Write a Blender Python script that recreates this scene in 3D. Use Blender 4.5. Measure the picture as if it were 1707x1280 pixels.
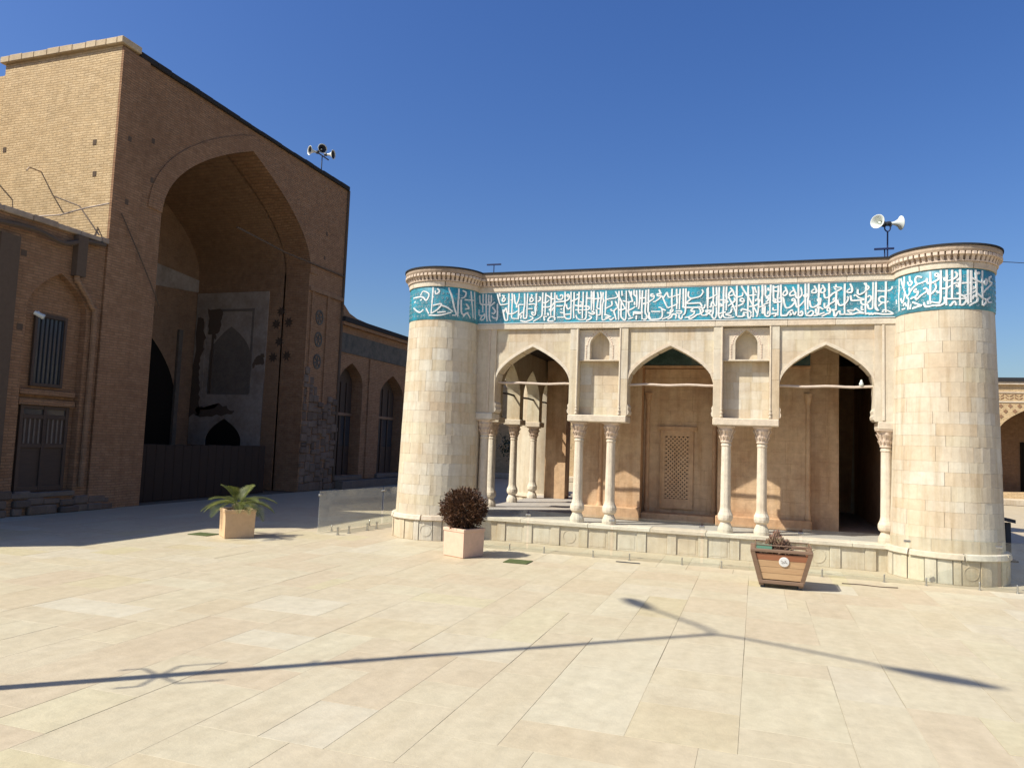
import bpy, math, random
from mathutils import Vector, Matrix, Quaternion

for o in list(bpy.data.objects):
    bpy.data.objects.remove(o)
SC = bpy.context.scene
COL = SC.collection
rnd = random.Random(7)

# ------------------------------------------------------------------ camera
cam = bpy.data.cameras.new('camera')
cam.sensor_width = 36.0
cam.lens = 25.965
cam.clip_start = 0.05
cam.clip_end = 2000.0
CAM = bpy.data.objects.new('camera', cam)
COL.objects.link(CAM)
_yaw, _pitch, _roll = math.radians(18.429), math.radians(4.6145), math.radians(2.129)
_f = Vector((-math.sin(_yaw) * math.cos(_pitch), math.cos(_yaw) * math.cos(_pitch), math.sin(_pitch)))
_r = Vector((math.cos(_yaw), math.sin(_yaw), 0))
_u = _r.cross(_f)
_r2 = _r * math.cos(_roll) + _u * math.sin(_roll)
_u2 = _u * math.cos(_roll) - _r * math.sin(_roll)
EYE = Vector((0.0, 0.0, 1.7))
CAM.matrix_world = Matrix(((_r2.x, _u2.x, -_f.x, EYE.x), (_r2.y, _u2.y, -_f.y, EYE.y), (_r2.z, _u2.z, -_f.z, EYE.z), (0, 0, 0, 1)))
SC.camera = CAM

# ------------------------------------------------------------------ sky, sun, exposure
SUN_AZ = math.radians(40.5)      # direction the light travels, from +X towards +Y
SUN_EL = math.radians(48.0)
world = bpy.data.worlds.new('World')
SC.world = world
world.use_nodes = True
wn = world.node_tree
sky = wn.nodes.new('ShaderNodeTexSky')
sky.sky_type = 'NISHITA'
sky.sun_disc = False
sky.sun_elevation = SUN_EL
sky.sun_rotation = math.radians(270) - SUN_AZ
sky.altitude = 400.0
sky.air_density = 1.4
sky.dust_density = 2.2
sky.ozone_density = 7.0
bg = wn.nodes['Background']
bg.inputs['Strength'].default_value = 0.09
hs = wn.nodes.new('ShaderNodeHueSaturation')
hs.inputs['Saturation'].default_value = 1.2
hs.inputs['Hue'].default_value = 0.515
wn.links.new(sky.outputs[0], hs.inputs['Color'])
wn.links.new(hs.outputs[0], bg.inputs[0])
sun = bpy.data.lights.new('sun', 'SUN')
sun.energy = 5.0
sun.angle = math.radians(0.6)
sun.color = (1.0, 0.95, 0.85)
SUN = bpy.data.objects.new('sun', sun)
COL.objects.link(SUN)
_d = Vector((math.cos(SUN_AZ) * math.cos(SUN_EL), math.sin(SUN_AZ) * math.cos(SUN_EL), -math.sin(SUN_EL)))
SUN.rotation_euler = _d.to_track_quat('-Z', 'Y').to_euler()
SUN.location = (-20, -20, 40)
SC.view_settings.view_transform = 'Standard'
SC.view_settings.look = 'None'
SC.view_settings.exposure = 0.52
SC.view_settings.gamma = 1.0
SC.view_settings.use_curve_mapping = False

# ------------------------------------------------------------------ materials
def new_mat(name):
    m = bpy.data.materials.new(name)
    m.use_nodes = True
    nt = m.node_tree
    return m, nt, nt.nodes['Principled BSDF']

def N(nt, t, **kw):
    n = nt.nodes.new(t)
    for k, v in kw.items():
        setattr(n, k, v)
    return n

def ramp(nt, stops):
    r = N(nt, 'ShaderNodeValToRGB')
    el = r.color_ramp.elements
    while len(el) < len(stops):
        el.new(0.5)
    for e, (p, c) in zip(el, stops):
        e.position = p
        e.color = (c[0], c[1], c[2], 1)
    return r

def mixc(nt, a, b, fac, mode='MIX'):
    n = N(nt, 'ShaderNodeMix', data_type='RGBA', blend_type=mode)
    for sock, val in ((n.inputs[0], fac), (n.inputs[6], a), (n.inputs[7], b)):
        if hasattr(val, 'is_linked') or hasattr(val, 'links'):
            nt.links.new(val, sock)
        elif isinstance(val, (int, float)):
            sock.default_value = val
        else:
            sock.default_value = (val[0], val[1], val[2], 1)
    return n.outputs[2]

def noise(nt, scale, detail=5, rough=0.55, vec=None):
    n = N(nt, 'ShaderNodeTexNoise')
    n.inputs['Scale'].default_value = scale
    n.inputs['Detail'].default_value = detail
    n.inputs['Roughness'].default_value = rough
    if vec is not None:
        nt.links.new(vec, n.inputs['Vector'])
    return n

def position(nt):
    return N(nt, 'ShaderNodeNewGeometry').outputs['Position']

def bump(nt, bsdf, height, strength, dist=0.01):
    b = N(nt, 'ShaderNodeBump')
    b.inputs['Strength'].default_value = strength
    b.inputs['Distance'].default_value = dist
    nt.links.new(height, b.inputs['Height'])
    nt.links.new(b.outputs[0], bsdf.inputs['Normal'])

def stone_mat(name, cols, stain=(0.42, 0.30, 0.18), stain_amt=0.55, grain=0.25, rough=0.85, bstr=0.5, stain_scale=1.3, spec=0.25, band=None, streak=False):
    m, nt, b = new_mat(name)
    info = N(nt, 'ShaderNodeObjectInfo')
    k = len(cols)
    r = ramp(nt, [(i / (k - 1), c) for i, c in enumerate(cols)])
    nt.links.new(info.outputs['Random'], r.inputs[0])
    pos = position(nt)
    sh = N(nt, 'ShaderNodeVectorMath', operation='ADD')
    nt.links.new(pos, sh.inputs[0])
    cx = N(nt, 'ShaderNodeCombineXYZ')
    for i, mul in enumerate((13.0, 7.0, 29.0)):
        mm = N(nt, 'ShaderNodeMath', operation='MULTIPLY')
        nt.links.new(info.outputs['Random'], mm.inputs[0])
        mm.inputs[1].default_value = mul
        nt.links.new(mm.outputs[0], cx.inputs[i])
    nt.links.new(cx.outputs[0], sh.inputs[1])
    n1 = noise(nt, stain_scale, 6, 0.62, pos)
    s1 = ramp(nt, [(0.44, (0, 0, 0)), (0.72, (stain_amt,) * 3)])
    nt.links.new(n1.outputs[0], s1.inputs[0])
    c = mixc(nt, r.outputs[0], stain, s1.outputs[0])
    n2 = noise(nt, 9.0, 8, 0.7, sh.outputs[0])
    s2 = ramp(nt, [(0.25, (1 - grain,) * 3), (0.7, (1 + grain * 0.35,) * 3)])
    nt.links.new(n2.outputs[0], s2.inputs[0])
    c = mixc(nt, c, s2.outputs[0], 1.0, 'MULTIPLY')
    if band:
        wv = N(nt, 'ShaderNodeMapping')
        wv.inputs['Scale'].default_value = band
        nt.links.new(sh.outputs[0], wv.inputs['Vector'])
        n4 = noise(nt, 2.0, 5, 0.6, wv.outputs[0])
        s4 = ramp(nt, [(0.35, (0.95, 0.935, 0.91)), (0.65, (1.03, 1.025, 1.02))])
        nt.links.new(n4.outputs[0], s4.inputs[0])
        c = mixc(nt, c, s4.outputs[0], 1.0, 'MULTIPLY')
    if streak:
        sm = N(nt, 'ShaderNodeMapping')
        sm.inputs['Scale'].default_value = (5.0, 5.0, 0.45)
        nt.links.new(pos, sm.inputs['Vector'])
        n5 = noise(nt, 1.6, 6, 0.65, sm.outputs[0])
        s5 = ramp(nt, [(0.33, (0.84, 0.79, 0.72)), (0.52, (1.0, 1.0, 1.0))])
        nt.links.new(n5.outputs[0], s5.inputs[0])
        c = mixc(nt, c, s5.outputs[0], 1.0, 'MULTIPLY')
    nt.links.new(c, b.inputs['Base Color'])
    b.inputs['Roughness'].default_value = rough
    b.inputs['Specular IOR Level'].default_value = spec
    n3 = noise(nt, 38.0, 6, 0.65, pos)
    bump(nt, b, n3.outputs[0], bstr, 0.012)
    return m

def brick_mat(name, c1, c2, mortar, bw=0.22, bh=0.056, ms=0.011, stain=(0.22, 0.15, 0.1), stain_amt=0.5, bstr=0.8):
    m, nt, b = new_mat(name)
    pos = position(nt)
    sep = N(nt, 'ShaderNodeSeparateXYZ')
    nt.links.new(pos, sep.inputs[0])
    add = N(nt, 'ShaderNodeMath', operation='ADD')
    nt.links.new(sep.outputs[0], add.inputs[0])
    nt.links.new(sep.outputs[1], add.inputs[1])
    wob = noise(nt, 0.9, 3, 0.5, pos)
    wm = N(nt, 'ShaderNodeMath', operation='MULTIPLY_ADD')
    nt.links.new(wob.outputs[0], wm.inputs[0])
    wm.inputs[1].default_value = 0.10
    nt.links.new(sep.outputs[2], wm.inputs[2])
    cmb = N(nt, 'ShaderNodeCombineXYZ')
    nt.links.new(add.outputs[0], cmb.inputs[0])
    nt.links.new(wm.outputs[0], cmb.inputs[1])
    t = N(nt, 'ShaderNodeTexBrick')
    t.inputs['Scale'].default_value = 1.0
    t.inputs['Brick Width'].default_value = bw
    t.inputs['Row Height'].default_value = bh
    t.inputs['Mortar Size'].default_value = ms
    t.inputs['Mortar Smooth'].default_value = 0.3
    t.inputs['Bias'].default_value = 0.0
    for k, cc in (('Color1', c1), ('Color2', c2), ('Mortar', mortar)):
        t.inputs[k].default_value = (cc[0], cc[1], cc[2], 1)
    nt.links.new(cmb.outputs[0], t.inputs['Vector'])
    n1 = noise(nt, 0.55, 9, 0.72, pos)
    s1 = ramp(nt, [(0.40, (0, 0, 0)), (0.72, (stain_amt,) * 3)])
    nt.links.new(n1.outputs[0], s1.inputs[0])
    c = mixc(nt, t.outputs[0], stain, s1.outputs[0])
    n2 = noise(nt, 6.0, 8, 0.7, pos)
    s2 = ramp(nt, [(0.25, (0.72, 0.7, 0.68)), (0.7, (1.12, 1.1, 1.08))])
    nt.links.new(n2.outputs[0], s2.inputs[0])
    c = mixc(nt, c, s2.outputs[0], 1.0, 'MULTIPLY')
    nt.links.new(c, b.inputs['Base Color'])
    b.inputs['Roughness'].default_value = 0.92
    b.inputs['Specular IOR Level'].default_value = 0.15
    inv = N(nt, 'ShaderNodeMath', operation='MULTIPLY_ADD')
    nt.links.new(t.outputs['Fac'], inv.inputs[0])
    inv.inputs[1].default_value = -1.0
    nz = noise(nt, 25.0, 5, 0.7, pos)
    nt.links.new(nz.outputs[0], inv.inputs[2])
    bump(nt, b, inv.outputs[0], bstr, 0.012)
    return m

def plain_mat(name, col, rough=0.6, metal=0.0, spec=0.4, var=0.12, scale=14.0, bstr=0.15):
    m, nt, b = new_mat(name)
    pos = position(nt)
    n = noise(nt, scale, 6, 0.6, pos)
    s = ramp(nt, [(0.25, (1 - var,) * 3), (0.75, (1 + var * 0.6,) * 3)])
    nt.links.new(n.outputs[0], s.inputs[0])
    c = mixc(nt, col, s.outputs[0], 1.0, 'MULTIPLY')
    nt.links.new(c, b.inputs['Base Color'])
    b.inputs['Roughness'].default_value = rough
    b.inputs['Metallic'].default_value = metal
    b.inputs['Specular IOR Level'].default_value = spec
    if bstr:
        bump(nt, b, n.outputs[0], bstr, 0.01)
    return m

def leaf_mat(name, cols, rough=0.5, trans=0.25):
    m, nt, b = new_mat(name)
    pos = position(nt)
    n = noise(nt, 11.0, 4, 0.6, pos)
    r = ramp(nt, [(0.3 + 0.4 * i / (len(cols) - 1), c) for i, c in enumerate(cols)])
    nt.links.new(n.outputs[0], r.inputs[0])
    nt.links.new(r.outputs[0], b.inputs['Base Color'])
    b.inputs['Roughness'].default_value = rough
    b.inputs['Specular IOR Level'].default_value = 0.3
    tr = N(nt, 'ShaderNodeBsdfTranslucent')
    nt.links.new(r.outputs[0], tr.inputs[0])
    mx = N(nt, 'ShaderNodeMixShader')
    mx.inputs[0].default_value = trans
    out = nt.nodes['Material Output']
    nt.links.new(b.outputs[0], mx.inputs[1])
    nt.links.new(tr.outputs[0], mx.inputs[2])
    nt.links.new(mx.outputs[0], out.inputs[0])
    return m

def wood_mat(name, c1, c2, rough=0.55):
    m, nt, b = new_mat(name)
    pos = position(nt)
    mp = N(nt, 'ShaderNodeMapping')
    mp.inputs['Scale'].default_value = (2.0, 2.0, 30.0)
    nt.links.new(pos, mp.inputs['Vector'])
    n = noise(nt, 2.5, 6, 0.65, mp.outputs[0])
    info = N(nt, 'ShaderNodeObjectInfo')
    ad = N(nt, 'ShaderNodeMath', operation='MULTIPLY_ADD')
    nt.links.new(info.outputs['Random'], ad.inputs[0])
    ad.inputs[1].default_value = 0.45
    nt.links.new(n.outputs[0], ad.inputs[2])
    r = ramp(nt, [(0.4, c1), (0.95, c2)])
    nt.links.new(ad.outputs[0], r.inputs[0])
    nt.links.new(r.outputs[0], b.inputs['Base Color'])
    b.inputs['Roughness'].default_value = rough
    bump(nt, b, n.outputs[0], 0.25, 0.004)
    return m

def glass_mat(name='railing glass', lo=0.0, hi=0.03):
    m = bpy.data.materials.new(name)
    m.use_nodes = True
    nt = m.node_tree
    nt.nodes.remove(nt.nodes['Principled BSDF'])
    out = nt.nodes['Material Output']
    tr = N(nt, 'ShaderNodeBsdfTransparent')
    tr.inputs[0].default_value = (0.95, 0.97, 0.96, 1)
    gl = N(nt, 'ShaderNodeBsdfGlossy')
    gl.inputs['Roughness'].default_value = 0.03
    df = N(nt, 'ShaderNodeBsdfDiffuse')
    df.inputs[0].default_value = (0.72, 0.73, 0.70, 1)
    lw = N(nt, 'ShaderNodeLayerWeight')            # Schlick reflectance, the same from both sides of the pane
    lw.inputs['Blend'].default_value = 0.5
    p5 = N(nt, 'ShaderNodeMath', operation='POWER')
    nt.links.new(lw.outputs['Facing'], p5.inputs[0])
    p5.inputs[1].default_value = 5.0
    fr = N(nt, 'ShaderNodeMath', operation='MULTIPLY_ADD')
    nt.links.new(p5.outputs[0], fr.inputs[0])
    fr.inputs[1].default_value = 0.96
    fr.inputs[2].default_value = 0.04
    m1 = N(nt, 'ShaderNodeMixShader')
    nt.links.new(fr.outputs[0], m1.inputs[0])
    nt.links.new(tr.outputs[0], m1.inputs[1])
    nt.links.new(gl.outputs[0], m1.inputs[2])
    pos = position(nt)
    n = noise(nt, 5.0, 6, 0.7, pos)
    r = ramp(nt, [(0.35, (lo,) * 3), (0.8, (hi,) * 3)])     # dust on the panes
    nt.links.new(n.outputs[0], r.inputs[0])
    m2 = N(nt, 'ShaderNodeMixShader')
    nt.links.new(r.outputs[0], m2.inputs[0])
    nt.links.new(m1.outputs[0], m2.inputs[1])
    nt.links.new(df.outputs[0], m2.inputs[2])
    nt.links.new(m2.outputs[0], out.inputs[0])
    return m

def tile_mat(name, c1, c2, c3):
    m, nt, b = new_mat(name)
    pos = position(nt)
    n = noise(nt, 3.2, 3, 0.5, pos)
    r = ramp(nt, [(0.36, c1), (0.52, c2), (0.66, c3)])
    nt.links.new(n.outputs[0], r.inputs[0])
    v = N(nt, 'ShaderNodeTexVoronoi')
    v.inputs['Scale'].default_value = 34.0
    nt.links.new(pos, v.inputs['Vector'])
    s = ramp(nt, [(0.0, (0.7, 0.7, 0.7)), (0.6, (1.12, 1.12, 1.12))])
    nt.links.new(v.outputs['Distance'], s.inputs[0])
    c = mixc(nt, r.outputs[0], s.outputs[0], 1.0, 'MULTIPLY')
    nt.links.new(c, b.inputs['Base Color'])
    b.inputs['Roughness'].default_value = 0.35
    b.inputs['Specular IOR Level'].default_value = 0.4
    return m

MAT = {
    'stone': stone_mat('pale sandstone', [(0.575, 0.505, 0.375), (0.598, 0.542, 0.425), (0.558, 0.458, 0.318), (0.580, 0.516, 0.388), (0.604, 0.560, 0.455), (0.566, 0.480, 0.345), (0.592, 0.534, 0.388)], stain=(0.42, 0.30, 0.185), stain_amt=0.62, grain=0.16, stain_scale=0.9, bstr=0.3, streak=True),
    'stone_warm_shade': stone_mat('sandstone with warm shade tint', [(0.57, 0.375, 0.215), (0.60, 0.415, 0.25), (0.54, 0.335, 0.185), (0.59, 0.415, 0.25)], stain=(0.38, 0.205, 0.10), stain_amt=0.65, streak=True),  # pale stone of the interior, its warm shade tone put into the colour
    'stone_trim': stone_mat('trim sandstone', [(0.60, 0.525, 0.405), (0.64, 0.58, 0.465), (0.575, 0.475, 0.352), (0.62, 0.555, 0.435)], stain=(0.55, 0.40, 0.26), stain_amt=0.4),
    'stone_pink': stone_mat('pinkish carved stone', [(0.60, 0.48, 0.365), (0.64, 0.52, 0.41)], stain=(0.48, 0.35, 0.25), stain_amt=0.5),
    'stone_cap': stone_mat('stained coping', [(0.46, 0.36, 0.26), (0.38, 0.29, 0.21)], stain=(0.2, 0.15, 0.11), stain_amt=0.7),
    'slab': stone_mat('paving slab', [(0.475, 0.412, 0.278), (0.480, 0.428, 0.300), (0.460, 0.382, 0.262), (0.480, 0.425, 0.295), (0.472, 0.412, 0.285), (0.500, 0.455, 0.340), (0.470, 0.415, 0.255), (0.465, 0.392, 0.270), (0.480, 0.425, 0.298)], stain=(0.40, 0.315, 0.205), stain_amt=0.26, grain=0.16, rough=0.6, bstr=0.25, spec=0.35, band=(3.0, 0.7, 1.0)),
    'earth': stone_mat('sandy ground', [(0.42, 0.36, 0.26), (0.44, 0.38, 0.28)], stain_amt=0.4),
    'joint': plain_mat('dark joint bed', (0.20, 0.155, 0.105), rough=0.95, spec=0.1),
    'floor': stone_mat('pavilion floor stone', [(0.36, 0.33, 0.29), (0.38, 0.35, 0.31)], stain_amt=0.3),
    'brick': brick_mat('buff brick', (0.58, 0.43, 0.24), (0.66, 0.51, 0.305), (0.46, 0.335, 0.19), stain=(0.42, 0.29, 0.16), stain_amt=0.35),
    'brick_red_shade': brick_mat('reddish brick with shade in colour', (0.315, 0.178, 0.098), (0.38, 0.228, 0.13), (0.25, 0.158, 0.094), stain=(0.20, 0.118, 0.069)),  # reddish facade brick, with the facade's shade darkened into its colour
    'brick_shade': brick_mat('brick darkened for shade', (0.31, 0.19, 0.112), (0.37, 0.23, 0.135), (0.28, 0.185, 0.115), stain=(0.19, 0.12, 0.073)),  # brick of vaults and inner walls, darkened for their shade
    'plaster': stone_mat('old white plaster', [(0.37, 0.31, 0.255), (0.39, 0.33, 0.275)], stain=(0.20, 0.15, 0.11), stain_amt=0.7),
    'plaster_grey': stone_mat('grey worn plaster', [(0.19, 0.16, 0.13), (0.165, 0.135, 0.105)], stain=(0.10, 0.08, 0.06), stain_amt=0.5),
    'rubble': stone_mat('crumbling rubble stone', [(0.17, 0.125, 0.09), (0.21, 0.16, 0.12), (0.13, 0.095, 0.07)], stain=(0.09, 0.065, 0.05), stain_amt=0.6, bstr=0.9),
    'coping_pale': stone_mat('buff coping', [(0.52, 0.40, 0.25), (0.58, 0.46, 0.30)], stain=(0.3, 0.22, 0.14), stain_amt=0.5),
    'tile_dull': stone_mat('dull glazed brick', [(0.12, 0.105, 0.085), (0.13, 0.12, 0.10)], stain=(0.05, 0.055, 0.05), stain_amt=0.8, stain_scale=4.0),
    'wood_red': wood_mat('dark red planter boards', (0.18, 0.06, 0.028), (0.32, 0.13, 0.06)),
    'soot_and_shade': plain_mat('dark masonry and hole shade', (0.12, 0.088, 0.064), rough=0.95, spec=0.05),  # bare masonry; also the painted shade inside putlog holes
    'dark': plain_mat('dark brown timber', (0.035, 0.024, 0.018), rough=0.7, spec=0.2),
    'opening_shade': plain_mat('painted shade of openings', (0.02, 0.017, 0.014), rough=1.0, spec=0.0),  # near-black colour that paints the shade in openings
    'roof': plain_mat('bitumen roofing', (0.035, 0.034, 0.034), rough=0.9, spec=0.1),
    'tile': tile_mat('turquoise tile', (0.05, 0.165, 0.205), (0.045, 0.22, 0.28), (0.035, 0.28, 0.375)),
    'tile_dark': tile_mat('dark green tile', (0.03, 0.06, 0.05), (0.05, 0.09, 0.08), (0.12, 0.13, 0.10)),
    'glaze': plain_mat('white glazed tile', (0.70, 0.70, 0.67), rough=0.4, spec=0.4, var=0.2),
    'infill': plain_mat('pale arabesque glaze', (0.27, 0.38, 0.42), rough=0.4, var=0.3),
    'metal': plain_mat('dark painted steel', (0.035, 0.04, 0.05), rough=0.5, metal=0.3),
    'bluemetal': plain_mat('navy painted steel', (0.02, 0.03, 0.09), rough=0.45, metal=0.2),
    'steel': plain_mat('stainless steel', (0.5, 0.5, 0.48), rough=0.3, metal=1.0),
    'horn': plain_mat('pale grey horn paint', (0.62, 0.65, 0.60), rough=0.4),
    'pole': plain_mat('galvanised steel', (0.32, 0.33, 0.34), rough=0.5, metal=0.5),
    'rod': plain_mat('weathered white rod', (0.55, 0.45, 0.36), rough=0.8),
    'glass': glass_mat(),
    'glass_dusty': glass_mat('dusty railing glass', 0.09, 0.17),
    'faded': plain_mat('faded star tile', (0.085, 0.06, 0.042), rough=0.9, spec=0.1, var=0.4),
    'planter_tan': plain_mat('tan painted planter', (0.62, 0.42, 0.24), rough=0.75, var=0.1),
    'planter_pink': plain_mat('peach painted planter', (0.66, 0.45, 0.32), rough=0.75, var=0.1),
    'wood': wood_mat('varnished planter boards', (0.36, 0.20, 0.10), (0.52, 0.34, 0.18)),
    'wood_dark': wood_mat('dark planter frame', (0.13, 0.08, 0.05), (0.21, 0.13, 0.08)),
    'wood_old': wood_mat('old door wood', (0.05, 0.032, 0.022), (0.085, 0.055, 0.036), rough=0.75),
    'soil': plain_mat('soil', (0.05, 0.035, 0.025), rough=1.0, spec=0.05, var=0.4),
    'palm': leaf_mat('palm green', [(0.07, 0.09, 0.02), (0.13, 0.155, 0.035), (0.22, 0.22, 0.06)]),
    'bushleaf': leaf_mat('russet leaves', [(0.040, 0.018, 0.010), (0.085, 0.040, 0.020), (0.15, 0.075, 0.035)], trans=0.15),
    'succulent': leaf_mat('dusty pink succulent', [(0.16, 0.09, 0.06), (0.26, 0.15, 0.10), (0.20, 0.16, 0.09)], trans=0.1),
    'greenbox': plain_mat('faded green liner', (0.10, 0.22, 0.15), rough=0.6),
    'mat_green': plain_mat('moss green cover', (0.07, 0.09, 0.025), rough=0.95, var=0.3),
    'leafdark': leaf_mat('dark tree leaves', [(0.012, 0.02, 0.008), (0.03, 0.045, 0.015), (0.05, 0.07, 0.02)]),
    'bark': plain_mat('bark', (0.09, 0.065, 0.045), rough=0.95, var=0.4),
    'pane': plain_mat('dull window glass', (0.05, 0.055, 0.06), rough=0.15, spec=0.5, var=0.1, bstr=0),
}

# ------------------------------------------------------------------ mesh helpers
class MB:
    def __init__(s):
        s.v = []
        s.f = []

    def add(s, vs, fs):
        n = len(s.v)
        s.v.extend([tuple(p) for p in vs])
        s.f.extend([tuple(i + n for i in q) for q in fs])
        return s

    def box(s, x0, x1, y0, y1, z0, z1):
        return s.add([(x0, y0, z0), (x1, y0, z0), (x1, y1, z0), (x0, y1, z0), (x0, y0, z1), (x1, y0, z1), (x1, y1, z1), (x0, y1, z1)],
                     [(0, 3, 2, 1), (4, 5, 6, 7), (0, 1, 5, 4), (1, 2, 6, 5), (2, 3, 7, 6), (3, 0, 4, 7)])

    def cbox(s, x0, x1, y0, y1, z0, z1, c=0.006):
        X, Y, Z = (x0, x1), (y0, y1), (z0, z1)
        idx = {}
        vs = []
        for i in (0, 1):
            for j in (0, 1):
                for k in (0, 1):
                    for ax in (0, 1, 2):
                        p = [X[i], Y[j], Z[k]]
                        for a, t in ((0, i), (1, j), (2, k)):
                            if a != ax:
                                p[a] += c if t == 0 else -c
                        idx[(i, j, k, ax)] = len(vs)
                        vs.append(p)
        fs = []
        for ax in (0, 1, 2):
            o = [a for a in (0, 1, 2) if a != ax]
            for t in (0, 1):
                q = []
                for (p1, p2) in ((0, 0), (1, 0), (1, 1), (0, 1)):
                    e = [0, 0, 0]
                    e[ax] = t; e[o[0]] = p1; e[o[1]] = p2
                    q.append(idx[(e[0], e[1], e[2], ax)])
                fs.append(q)
            for p1 in (0, 1):
                for p2 in (0, 1):
                    q = []
                    for t, aa in ((0, o[0]), (1, o[0]), (1, o[1]), (0, o[1])):
                        e = [0, 0, 0]
                        e[ax] = t; e[o[0]] = p1; e[o[1]] = p2
                        q.append(idx[(e[0], e[1], e[2], aa)])
                    fs.append(q)
        for i in (0, 1):
            for j in (0, 1):
                for k in (0, 1):
                    fs.append([idx[(i, j, k, a)] for a in (0, 1, 2)])
        return s.add(vs, fs)

    def prism(s, pts, vec):
        n = len(pts)
        vec = Vector(vec)
        vs = [Vector(p) for p in pts] + [Vector(p) + vec for p in pts]
        fs = [tuple(range(n - 1, -1, -1)), tuple(range(n, 2 * n))]
        fs += [(i, (i + 1) % n, n + (i + 1) % n, n + i) for i in range(n)]
        return s.add(vs, fs)

    def tube(s, pts, r, n=8, r2=None):
        pts = [Vector(p) for p in pts]
        rings = []
        up = Vector((0.31, 0.17, 0.93)).normalized()
        for i, p in enumerate(pts):
            t = (pts[min(i + 1, len(pts) - 1)] - pts[max(i - 1, 0)]).normalized()
            a = t.cross(up)
            if a.length < 1e-3:
                a = t.cross(Vector((1, 0, 0)))
            a.normalize()
            b = t.cross(a)
            rr = r if r2 is None else r + (r2 - r) * i / (len(pts) - 1)
            rings.append([p + (a * math.cos(2 * math.pi * k / n) + b * math.sin(2 * math.pi * k / n)) * rr for k in range(n)])
        vs = [q for R_ in rings for q in R_]
        fs = []
        for i in range(len(rings) - 1):
            for k in range(n):
                fs.append((i * n + k, i * n + (k + 1) % n, (i + 1) * n + (k + 1) % n, (i + 1) * n + k))
        fs.append(tuple(range(n - 1, -1, -1)))
        fs.append(tuple((len(rings) - 1) * n + k for k in range(n)))
        return s.add(vs, fs)

    def lathe(s, prof, n=24, c=(0, 0, 0), mod=None, axis=None, caps=True, a0=0.0, a1=2 * math.pi):
        full = abs(a1 - a0 - 2 * math.pi) < 1e-6
        m = n if full else n + 1
        vs = []
        q = Quaternion() if axis is None else Vector((0, 0, 1)).rotation_difference(Vector(axis))
        for (r, z) in prof:
            for k in range(m):
                a = a0 + (a1 - a0) * k / n
                rr = r * (mod(a, z) if mod else 1)
                vs.append(q @ Vector((rr * math.cos(a), rr * math.sin(a), z)) + Vector(c))
        fs = []
        for i in range(len(prof) - 1):
            for k in range(n):
                k2 = (k + 1) % m
                fs.append((i * m + k, i * m + k2, (i + 1) * m + k2, (i + 1) * m + k))
        if caps and full:
            fs.append(tuple(range(m - 1, -1, -1)))
            fs.append(tuple((len(prof) - 1) * m + k for k in range(m)))
        return s.add(vs, fs)

    def mesh(s, name, mat, smooth=False):
        me = bpy.data.meshes.new(name)
        me.from_pydata(s.v, [], s.f)
        me.materials.append(MAT[mat] if isinstance(mat, str) else mat)
        if smooth:
            me.polygons.foreach_set('use_smooth', [True] * len(me.polygons))
        me.update()
        return me

    def build(s, name, mat, parent=None, smooth=False):
        return put(name, s.mesh(name, mat, smooth), parent)

ROOTS = {}
def put(name, me, parent=None, loc=None, rot=None):
    o = bpy.data.objects.new(name, me)
    COL.objects.link(o)
    if parent is not None:
        o.parent = parent
        if parent.name in ROOTS:
            o.matrix_parent_inverse = Matrix.Translation(-ROOTS[parent.name])
    if loc is not None:
        o.location = loc
    if rot is not None:
        o.rotation_euler = rot
    return o

def tag(o, label=None, cat=None, group=None, kind=None):
    if label: o['label'] = label
    if cat: o['category'] = cat
    if group: o['group'] = group
    if kind: o['kind'] = kind
    return o

def thing(name, loc, label, cat, group=None):
    o = bpy.data.objects.new(name, None)
    o.empty_display_size = 0.2
    COL.objects.link(o)
    o.location = loc
    ROOTS[o.name] = Vector(loc)
    return tag(o, label, cat, group)

def arch(t):
    t = abs(t)
    return math.sqrt(max(0.0, 1 - t)) if t < 1 else 0.0

def arch_pts(c, w, zs, za, n=10):
    """pointed arch from left spring to right spring as (u, z)"""
    out = []
    for i in range(-n, n + 1):
        s = i / n
        t = math.copysign(1 - (1 - abs(s)) ** 2, s)      # denser towards the springing
        out.append((c + w * t, zs + (za - zs) * arch(t)))
    return out

def arch_wall(mb, u0, u1, z0, z1, opens, plane, depth):
    """wall slab with pointed openings; plane(u, d, z) maps to 3D; openings (c, w, zbase, zs, za)"""
    us = u0
    opens = sorted(opens)
    def quadpr(pts):
        mb.prism([plane(u, 0, z) for u, z in pts], Vector(plane(0, depth, 0)) - Vector(plane(0, 0, 0)))
    for (c, w, zb, zs, za) in opens:
        if c - w > us + 1e-4:
            quadpr([(us, z0), (c - w, z0), (c - w, z1), (us, z1)])
        ap = arch_pts(c, w, zs, za)
        half = len(ap) // 2
        left = ap[:half + 1]
        right = ap[half:]
        quadpr(left + [(c, z1), (c - w, z1)])
        quadpr(right + [(c + w, z1), (c, z1)])
        if zb > z0 + 1e-4:
            quadpr([(c - w, z0), (c + w, z0), (c + w, zb), (c - w, zb)])
        us = c + w
    if u1 > us + 1e-4:
        quadpr([(us, z0), (u1, z0), (u1, z1), (us, z1)])
    return mb

def smooth_line(pts, sub=4):
    if len(pts) < 3:
        return [Vector(p) for p in pts]
    P = [Vector(p) for p in pts]
    P = [P[0] * 2 - P[1]] + P + [P[-1] * 2 - P[-2]]
    out = []
    for i in range(1, len(P) - 2):
        for k in range(sub):
            t = k / sub
            a, b, c, d = P[i - 1], P[i], P[i + 1], P[i + 2]
            out.append(0.5 * ((2 * b) + (c - a) * t + (2 * a - 5 * b + 4 * c - d) * t * t + (3 * b - a - 3 * c + d) * t ** 3))
    out.append(P[-2])
    return out

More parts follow.
